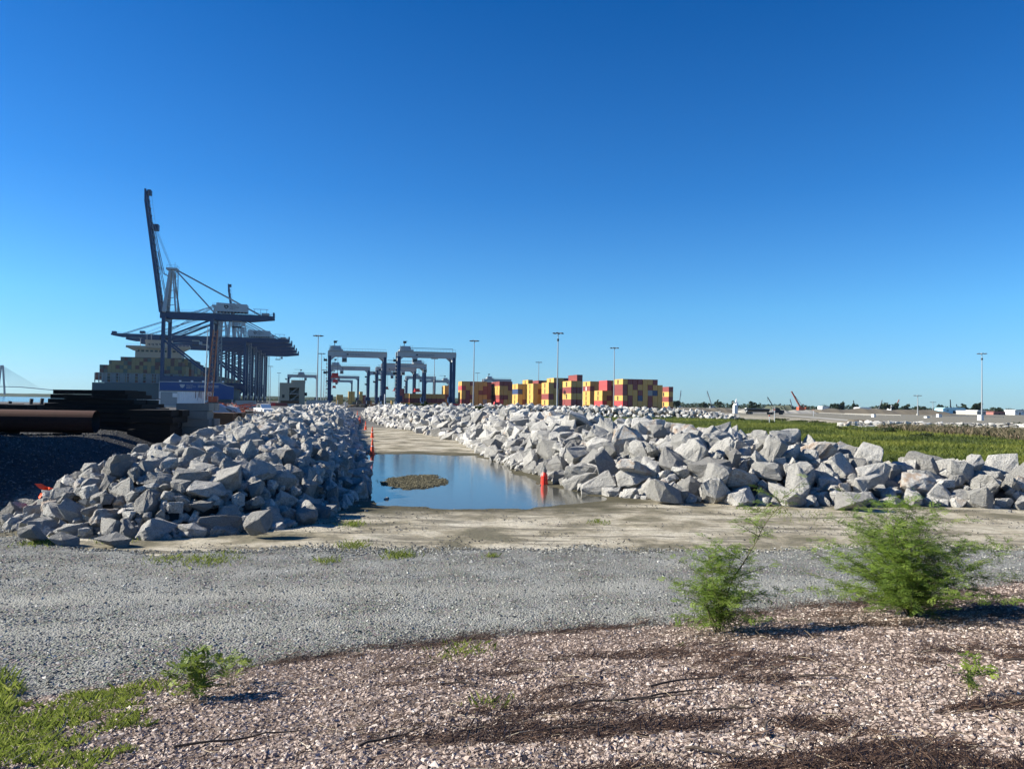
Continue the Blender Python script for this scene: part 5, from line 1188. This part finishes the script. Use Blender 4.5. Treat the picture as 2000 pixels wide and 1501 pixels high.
# ------------------------------------------------------------------ leafy things
def leaf_cloud(n, size, r, center=(0, 0, 0), clumps=12, sq=(1, 1, .8), seed=0, up=.5):
    g = np.random.default_rng(seed); cc = g.normal(0, .5, (clumps, 3))*np.array(sq)*np.array(r)*.85; cr = g.uniform(.25, .5, clumps)
    k = g.integers(0, clumps, n); d = g.normal(0, 1, (n, 3)); d /= np.linalg.norm(d, axis=1)[:, None]
    P = cc[k]+d*(cr[k]*g.random(n)**.33)[:, None]*np.array(r); P[:, 2] = np.abs(P[:, 2]+r[2]*.5)*up*1.6
    a = g.normal(0, 1, (n, 3)); a /= np.linalg.norm(a, axis=1)[:, None]; b = np.cross(a, g.normal(0, 1, (n, 3))); b /= np.linalg.norm(b, axis=1)[:, None]
    s = (size*g.uniform(.6, 1.3, n))[:, None]; V_ = np.stack([P-a*s-b*s*.5, P+a*s-b*s*.5, P+a*s*.6+b*s*.6, P-a*s*.4+b*s*.7], 1).reshape(-1, 3)+np.array(center)
    return V_, np.arange(n*4).reshape(n, 4), np.repeat(np.clip(g.normal(.5, .22, n)+g.normal(0, .12, clumps)[k], 0, 1), 4)
def tree(name, label, cat, px, d, w_, h_, mat, n=420, z=0, grp=None, seed=0):
    p = AT(px, 800, d); t = empty(name, (p.x, d, z), 0, label, cat, grp)
    V_, F_, T_ = leaf_cloud(n, h_*.075, (w_*.5, w_*.4, h_*.45), (0, 0, h_*.22), 12, seed=seed); link('crown', np_mesh('crown', V_, F_, [mat], attrs={'tone': T_}), t)
    mb = MB(); mb.tube((0, 0, 0), (0, 0, h_*.5), h_*.05, m_timber, h_*.02, n=6)
    for q in (-1, 1): mb.tube((0, 0, h_*.3), (q*w_*.18, 0, h_*.62), h_*.02, m_timber, h_*.01, n=5)
    mb.build('trunk', t)
for i, (px, d, w_, h_) in enumerate(((1321, 900, 11, 13), (1377, 1000, 14, 11), (1405, 1000, 9, 12), (1432, 900, 7, 11), (1470, 900, 16, 11), (1636, 1000, 22, 14), (1645, 1000, 8, 13), (1730, 900, 17, 15), (1748, 900, 10, 12), (1770, 900, 16, 10), (1836, 850, 14, 12), (1882, 800, 10, 12), (1908, 760, 13, 14), (1668, 950, 8, 11), (1950, 900, 14, 9), (1798, 950, 18, 9))):
    tree('round_tree', f'dark rounded tree on the right horizon, {["first","second","third","fourth","fifth","sixth","seventh","eighth","ninth","tenth","eleventh","twelfth","thirteenth","fourteenth","fifteenth","sixteenth"][sorted([1321,1377,1405,1432,1470,1636,1645,1730,1748,1770,1836,1882,1908,1668,1950,1798]).index(px)]} of sixteen from the left', 'tree', px, d, w_*.9, h_*1.3, m_far_leaf, 260, -1, 'trees along the right horizon', i)
V_all = []; g = np.random.default_rng(3)
nn = 7000; pxs = g.uniform(1310, 2100, nn); dd_ = g.uniform(1250, 1500, nn); xx = (pxs-1000)/FPX*dd_; hh = 2.5+5*(vn(pxs/14, pxs*0, 5))+g.random(nn)*2
P = np.stack([xx, dd_, g.random(nn)*hh], 1); a = g.normal(0, 1, (nn, 3)); b = g.normal(0, 1, (nn, 3)); s = 1.3
V_ = np.stack([P-a*s, P+b*s, P+a*s], 1).reshape(-1, 3); tag(link('far_treeline', np_mesh('far_treeline', V_, np.arange(nn*3).reshape(nn, 3), [m_far_leaf], attrs={'tone': np.repeat(g.random(nn), 3)})), 'long low line of distant woodland on the right horizon', 'woodland', kind='stuff')
nn = 5000; pxs = g.uniform(440, 960, nn); dd_ = g.uniform(1300, 1500, nn); xx = (pxs-1000)/FPX*dd_; hh = 2+4*vn(pxs/14, pxs*0, 9)
P = np.stack([xx, dd_, g.random(nn)*hh], 1); a = g.normal(0, 1, (nn, 3)); b = g.normal(0, 1, (nn, 3)); V_ = np.stack([P-a*s, P+b*s, P+a*s], 1).reshape(-1, 3)
tag(link('far_treeline', np_mesh('far_treeline', V_, np.arange(nn*3).reshape(nn, 3), [m_far_leaf], attrs={'tone': np.repeat(g.random(nn), 3)})), 'faint distant woodland behind the yard gantries', 'woodland', kind='stuff')
for i, (px, d, w_, h_, z, lb) in enumerate(((822, 190, 6.5, 3.2, .6, 'wide olive green bush behind the right heap under the second gantry'), (845, 192, 4.0, 2.4, .6, 'lower bush right of the wide olive one'), (877, 185, 3.0, 2.6, .6, 'dark bush at the foot of the second gantry right leg'), (942, 190, 3.0, 2.4, .8, 'small green bush before the broad stack'), (805, 188, 4, 2.0, .5, 'low bush at the left end of the bush row'), (832, 300, 1.2, 5.5, 0, 'thin reedy shrub rising above the wide olive bush'))):
    tree('bush', lb, 'bush', px, d, w_, h_, m_bush, 900, z, 'bushes behind the right heap', 40+i)
# field: green grass blades and the brown reeds
def blades(name, label, x, y, h0, h1, wid, mat, cat='grass', seed=0, tone=None, lean=.35, z=None):
    g = np.random.default_rng(seed); n = len(x); z = H(x, y) if z is None else z; h = g.uniform(h0, h1, n); a = g.uniform(0, 6.28, n); w2 = wid*g.uniform(.6, 1.3, n)
    dx = np.cos(a)*w2; dy = np.sin(a)*w2; lx = g.normal(0, lean, n)*h; ly = g.normal(0, lean, n)*h
    V_ = np.stack([np.stack([x-dx, y-dy, z-.02], 1), np.stack([x+dx, y+dy, z-.02], 1), np.stack([x+dx*.6+lx*.4, y+dy*.6+ly*.4, z+h*.6], 1), np.stack([x+lx, y+ly, z+h], 1)], 1).reshape(-1, 3)
    b = np.arange(n)*4; F_ = np.stack([np.stack([b, b+1, b+2], 1), np.stack([b, b+2, b+3], 1)], 1).reshape(-1, 3)
    tn = np.clip(g.normal(.45, .22, n) if tone is None else tone, 0, 1)
    return tag(link(name, np_mesh(name, V_, F_, [mat], attrs={'tone': np.repeat(tn, 4)})), label, cat, kind='stuff')
n = 230000; y = np.exp(g.uniform(math.log(40), math.log(205), n)); x = g.uniform(.05, .82, n)*y; fm = field_m(x, y)
reed = (vn(x/9, y/9, 5)*.6+ss(45, 62, x)*ss(66, 80, y)*(1-ss(112, 126, y+.1*x)) > .78)
k = (fm > g.random(n)*.9+.05) & ~reed; tn = .38+.9*fbm(x/9, y/6, 66, 4)+g.normal(.15, .14, n)
blades('meadow_grass', 'tall lush green grass filling the field behind the right heap', x[k], y[k], .15, .5, .03, m_field, tone=tn[k])
k = (fm > g.random(n)*.9+.05) & reed
blades('reed_belt', 'brown seeded reeds and dry weeds standing in front of the rubble bank', x[k], y[k], .5, 1.15, .05, m_reed, 'reeds', 1)
# dark shrubs dotting the field edge
for i, (px, py, w_, h_) in enumerate(((1525, 817, 4, 1.2), (1560, 820, 5, 1.0), (1600, 822, 5, 1.3), (1505, 822, 3, 1.2), (1445, 818, 3, 1.3), (1730, 843, 6, 1.3), (1760, 840, 5, 1.2), (1870, 842, 6, 1.8), (1990, 832, 6, 1.8), (1660, 838, 4, 1.0), (1985, 850, 4, 1.4), (1800, 850, 4, 1.0))):
    p = G(px, py+4, .1); t = empty('low_shrub', (p.x, p.y, hz(p.x, p.y)), 0, f'low dark green shrub in the field, number {i+1} counted along its far edge', 'shrub', 'low shrubs in the field')
    t['label'] = ['dark shrub in the grass right below the truck cab', 'wide dark shrub right of the one below the truck', 'dark shrub at the end of the pale far road', 'small dark shrub left below the truck cab', 'little shrub below the truck trailer', 'dark shrub at the left end of the brown reeds', 'second shrub among the brown reeds', 'highest green shrub before the right part of the rubble', 'green shrub at the right edge beyond the rubble', 'small shrub left of the rubble bank', 'green shrub at the right edge before the reeds', 'olive shrub in the middle of the reeds'][i]
    V_, F_, T_ = leaf_cloud(500, .13, (w_*.5, w_*.3, h_*.5), (0, 0, 0), 9, seed=70+i); link('foliage', np_mesh('foliage', V_, F_, [m_bush], attrs={'tone': T_}), t)
    mb = MB(); mb.tube((0, 0, 0), (0, 0, h_*.6), .04, m_timber, .02, n=5); mb.build('stem', t)

# ------------------------------------------------------------------ feathery shrubs in the foreground
def feathery(name, label, px, py, H_, W_, stems, dens, seed, topshoot=0.0, leaf=.034, mat=None, lw=.12, nf=1, fl=(.10, .24), blen=(.28, .55)):
    zb = 0.3
    for _ in range(6): p = G(px, py, zb); zb = hz(p.x, p.y)
    t = empty(name, (p.x, p.y, zb-.02), 0, label, 'shrub'); r = random.Random(seed)
    st = MB(); LV, LT = [], []; mat = mat or m_fern
    def frond(a, d, L_):
        side = d.cross(Vector((0, 0, 1)))
        if side.length < .05: side = Vector((1, 0, 0))
        side.normalize(); n = max(4, int(L_/(leaf*.42))); pos = Vector(a); dr = Vector(d); tone = min(1, max(0, r.gauss(.5, .2)))
        nrm = side.cross(dr).normalized(); tw = r.uniform(-.7, .7); side = side*math.cos(tw)+nrm*math.sin(tw)
        for i in range(n):
            f = i/n; dr = (dr+Vector((0, 0, -.045))).normalized(); q = pos+dr*(L_/n); pos = q
            ll = leaf*(1-.8*abs(f-.35))*r.uniform(.75, 1.2); wv = dr*(ll*lw)
            for s in (-1, 1):
                e = pos+side*(s*ll)+dr*ll*.35+Vector((0, 0, r.uniform(-.3, .1)*ll)); m_ = (pos+e)/2; LV.extend((pos, m_-wv*1.3, e, m_+wv*1.3)); LT.extend([tone]*4)
    def branch(a, d, L_, rad, depth):
        n = max(4, int(L_/.065)); pos = Vector(a); dr = Vector(d).normalized()
        for i in range(n):
            dr = (dr+Vector((r.gauss(0, .09), r.gauss(0, .09), .04 if depth == 0 else -.012))).normalized(); q = pos+dr*(L_/n)
            f0, f1 = i/n, (i+1)/n; st.tube(pos, q, rad*(1-f0*.8), m_stem, rad*(1-f1*.8), n=4, cap=False); pos = q
            if depth == 0 and f0 > .03 and r.random() < dens:
                az = r.uniform(0, 6.28); el = r.uniform(-.05, .7); branch(pos, Vector((math.cos(az)*math.cos(el), math.sin(az)*math.cos(el), math.sin(el))), W_*r.uniform(*blen)*(1-.68*f0), rad*.4, 1)
            if depth == 1 or f0 > .08:
                for _ in range(nf):
                    if r.random() < .8:
                        az = r.uniform(0, 6.28); fd = (dr*.55+Vector((math.cos(az), math.sin(az), r.uniform(-.15, .5)))).normalized(); frond(pos, fd, r.uniform(*fl)*(1-.35*f0))
    for s in range(stems):
        az = 6.28*s/stems+r.uniform(-.4, .4); sp = r.uniform(.05, 1.0); ln = H_*r.uniform(.55, 1.0)*(1-.2*sp)
        el = math.atan2(H_, W_*.36*sp+.01); branch(Vector((r.uniform(-.04, .04), r.uniform(-.04, .04), 0)), Vector((math.cos(az)*math.cos(el), math.sin(az)*math.cos(el), math.sin(el))), ln, .011 if H_ > 1 else .005, 0)
    if topshoot: branch(Vector((0, 0, 0)), Vector((.06, 0, 1)), topshoot, .014, 0)
    st.build('stems', t)
    V_ = np.array([v[:] for v in LV]); print(name, len(V_)//4)
    link('fronds', np_mesh('fronds', V_, np.arange(len(V_)).reshape(-1, 4), [mat], attrs={'tone': np.array(LT)}), t); return t
feathery('feathery_shrub', 'taller slim feathery shrub with a long thin top shoot, left of the bushy one', 1402, 1238, 1.3, 1.9, 7, .75, 4, topshoot=2.1, nf=2, leaf=.044, lw=.15, blen=(.32, .62))
feathery('feathery_shrub', 'broad bushy feathery green shrub on the gravel edge at the right', 1780, 1208, 2.0, 3.3, 13, .78, 8, nf=2, leaf=.046, lw=.14, blen=(.28, .6))
feathery('weed_plant', 'leafy yellow green weed growing out of the gravel bank at lower left', 385, 1368, .55, .75, 9, .8, 15, leaf=.045, mat=m_weed, lw=.3, fl=(.08, .16))
feathery('weed_plant', 'thin weed right of the leafy one at the gravel edge', 455, 1345, .55, .6, 4, .5, 16, leaf=.036, mat=m_weed, lw=.22, fl=(.08, .16))
feathery('weed_plant', 'small yellow green weed near the right edge of the bank', 1893, 1368, .40, .34, 5, .7, 17, leaf=.034, mat=m_weed, lw=.28, fl=(.06, .12))
feathery('weed_plant', 'tiny seedling on the gravel in front of the slim shrub', 1545, 1292, .06, .12, 4, 1, 18, leaf=.02, mat=m_weed, lw=.3, fl=(.03, .06))
feathery('weed_plant', 'tiny yellow seedling below the slim shrub', 1330, 1266, .06, .12, 4, 1, 19, leaf=.02, mat=m_weed, lw=.3, fl=(.03, .06))
# lawn patch bottom left and tufts
def pxpatch(n, poly, z=.6, seed=0, noisef=.5):
    P_ = []
    for a, b in poly:
        zb = z
        for _ in range(8): q = G(a, b, zb); zb = hz(q.x, q.y)
        P_.append((q.x, q.y))
    P_ = np.array(P_); g = np.random.default_rng(seed); x = g.uniform(P_[:, 0].min()-.2, P_[:, 0].max()+.2, n); y = g.uniform(P_[:, 1].min()-.2, P_[:, 1].max()+.2, n)
    k = poly_sd(x, y, [tuple(q) for q in P_])+noisef*fbm(x/.25, y/.25, seed+3, 3) < .04; return x[k], y[k]
x, y = pxpatch(40000, [(-120, 1400), (40, 1392), (150, 1364), (250, 1352), (255, 1378), (160, 1425), (120, 1490), (60, 1560), (-200, 1560)], .8, 5, .95)
blades('lawn_patch', 'bright yellow green grass patch in the lower left corner', x, y, .015, .095, .0018, m_lawn, lean=.5, seed=5)
x, y = pxpatch(6000, [(-60, 1330), (10, 1310), (24, 1360), (0, 1400), (-80, 1400)], .5, 6, .2); blades('lawn_patch', 'taller grass clump at the very left edge', x, y, .03, .15, .003, m_lawn, lean=.5, seed=6)
tx, ty = [], []
for px, py, w_, n in ((780, 1088, 35, 500), (690, 1067, 30, 300), (690, 1025, 25, 300), (410, 1098, 60, 600), (85, 1063, 40, 500), (235, 1052, 40, 300), (1170, 1020, 20, 150), (640, 1100, 30, 200), (960, 1092, 12, 120), (1500, 1000, 50, 300), (1560, 1010, 90, 200), (900, 1268, 70, 200), (300, 1330, 60, 200), (960, 1480, 40, 60), (320, 1100, 40, 200)):
    q = G(px, py, .06 if py < 1200 else .3); s = w_/FPX*q.y; tx += list(rng.normal(q.x, s*.5, n)); ty += list(rng.normal(q.y, s*.7, n))
blades('sparse_grass_tufts', 'scattered thin green grass tufts on the dirt and gravel edge', np.array(tx), np.array(ty), .03, .12, .004, m_lawn, lean=.5, seed=9)
# dead plant litter: dark brown twigs, reddish matted stems on the bank edge, pale straws
def litter(name, label, x, y, l0, l1, rad, mat, seed, up=.12, zoff=.02):
    g = np.random.default_rng(seed); n = len(x); L_ = g.uniform(l0, l1, n); a = g.normal(.35, .9, n); e = np.abs(g.normal(0, up, n)); d = np.stack([np.cos(a)*np.cos(e), np.sin(a)*np.cos(e), np.sin(e)+.175*0], 1)
    P = np.stack([x, y, H(x, y)+zoff+g.random(n)*.02], 1); Q = P+d*L_[:, None]; Q[:, 2] = np.maximum(Q[:, 2], H(Q[:, 0], Q[:, 1])+zoff*.7)
    M_ = (P+Q)/2+g.normal(0, .06, (n, 3))*L_[:, None]; M_[:, 2] = np.maximum(M_[:, 2], H(M_[:, 0], M_[:, 1])+zoff*.6)
    s = np.cross(d, [0, 0, 1.]); s /= np.maximum(np.linalg.norm(s, axis=1), .1)[:, None]; u = np.cross(s, d); rr = (rad*g.uniform(.5, 1.4, n))[:, None]; rings = []
    for c, k in ((P, 1), (M_, .85), (Q, .35)):
        for t_ in (0, 2.1, 4.2): rings.append(c+(s*math.cos(t_)+u*math.sin(t_))*rr*k)
    V_ = np.stack(rings, 1).reshape(-1, 3); b = (np.arange(n)*9)[:, None]; F_ = []
    for j in (0, 3):
        for i in range(3): F_.append(np.concatenate([b+j+i, b+j+(i+1) % 3, b+j+3+(i+1) % 3, b+j+3+i], 1))
    F_ = np.stack(F_, 1).reshape(-1, 4); return tag(link(name, np_mesh(name, V_, F_, [mat], attrs={'tone': np.repeat(g.random(n), 9)})), label, 'dead plants', kind='stuff')
n = 420000; y = np.exp(rng.uniform(math.log(3.6), math.log(15), n)); x = rng.uniform(-.8, .8, n)*(y+.5); s = bank_s(x, y)
den = .9*ss(.14, .36, fbm(x/1.1+3, y/.5, 123, 5)+.03*np.clip(x, -2, 3))*ss(.3, 1.5, s)*ss(-3.5, .5, x)+2.2*np.exp(-((s-.10)/.20)**2)*ss(.35, .6, vn(x/.45, y/.4, 55))*ss(-3.6, -2.4, x)+.05
k = (rng.random(n) < den*.30) & (s > -.35); x, y = x[k], y[k]; print('twigs', len(x))
litter('twig_litter', 'matted dark brown dead stems and twigs along the bank edge and in patches', x, y, .03, .20, .0032, m_twig, 21, .16, .034)
n = 1100; y = rng.uniform(4, 13, n); x = rng.uniform(-.75, .75, n)*y; s = bank_s(x, y); k = (s > 0) & (fbm(x/1.5+3, y/.7, 123, 4)+rng.normal(0, .2, n) > .0)
litter('straw_litter', 'scattered pale dry straws lying on the pink gravel', x[k], y[k], .08, .34, .0028, m_straw, 22, .12, .045)
n = 1500; x = rng.uniform(-4, 9, n); y = np.interp(x, EDX, EDY)+rng.normal(-.1, .16, n)
litter('upright_dead_stalks', 'short grey brown dead stalks standing up along the gravel edge', x, y, .06, .26, .0025, m_twig, 23, .9, .0)
m_stick = paint('dead_stick', (.055, .04, .03), .9, .4, 0, 20)
SK = [(1120, 1385, 1.1, .2), (1210, 1380, .9, .05), (700, 1470, .55, .5), (1270, 1350, .7, .25), (1340, 1475, .5, -.9), (1560, 1330, .45, -.35), (1060, 1440, .6, .35), (340, 1470, .9, .15), (1960, 1300, .6, -.1), (1500, 1450, .5, 1.3), (1380, 1400, .35, .2), (860, 1345, .4, .1)]
LBL = ['longest dark curved stick in the bottom centre', 'long thin dark stick crossing the curved one', 'thick dark branch piece at the bottom left of centre', 'dark bent twig above the long sticks', 'short upright stick at the bottom edge right of centre', 'thin stick lying left of the seedling', 'knotty dark stick near the bottom centre', 'dark branch lying right of the grass patch', 'dark stick at the right edge near the small weed', 'dark stick pointing away at the bottom right', 'short thick twig in the right hand litter', 'small dark twig on clean gravel left of centre']
for (px, py, L_, a), lb in zip(SK, LBL):
    zb = .8
    for _ in range(8): q = G(px, py, zb); zb = hz(q.x, q.y)
    mb = MB(); pos = Vector((0, 0, .05)); n = 7; aa = a
    for i in range(n):
        aa += random.gauss(0, .14); nx = pos+Vector((math.cos(aa), math.sin(aa), 0))*(L_/n); nx.z = hz(q.x+nx.x, q.y+nx.y)-zb+.05+random.uniform(0, .015)
        mb.tube(pos, nx, .011*(1-i/n*.6), m_stick, .011*(1-(i+1)/n*.6), n=6)
        if i in (2, 4): mb.tube(pos, pos+Vector((math.cos(aa+.8), math.sin(aa+.8), .25))*(L_*.15), .005, m_stick, .002, n=5)
        pos = nx
    mb.top('fallen_stick', q, 0, lb, 'stick', 'dead sticks on the pink gravel')
print('objects', len(bpy.data.objects))

# ------------------------------------------------------------------ haze: one closed box of thin even air
mb = MB(); mb.box((0, 2450, 73), (17500, 8300, 154), None); hm = bpy.data.materials.new('thin_haze'); hm.use_nodes = True; t = hm.node_tree
t.nodes.remove(t.nodes['Principled BSDF']); pv = t.nodes.new('ShaderNodeVolumePrincipled'); pv.inputs['Density'].default_value = .000025; pv.inputs['Color'].default_value = (.60, .80, 1, 1); pv.inputs['Anisotropy'].default_value = .35
t.links.new(pv.outputs[0], t.nodes['Material Output'].inputs['Volume']); mb.mats = [hm]; o = mb.build('haze'); o['kind'] = 'stuff'
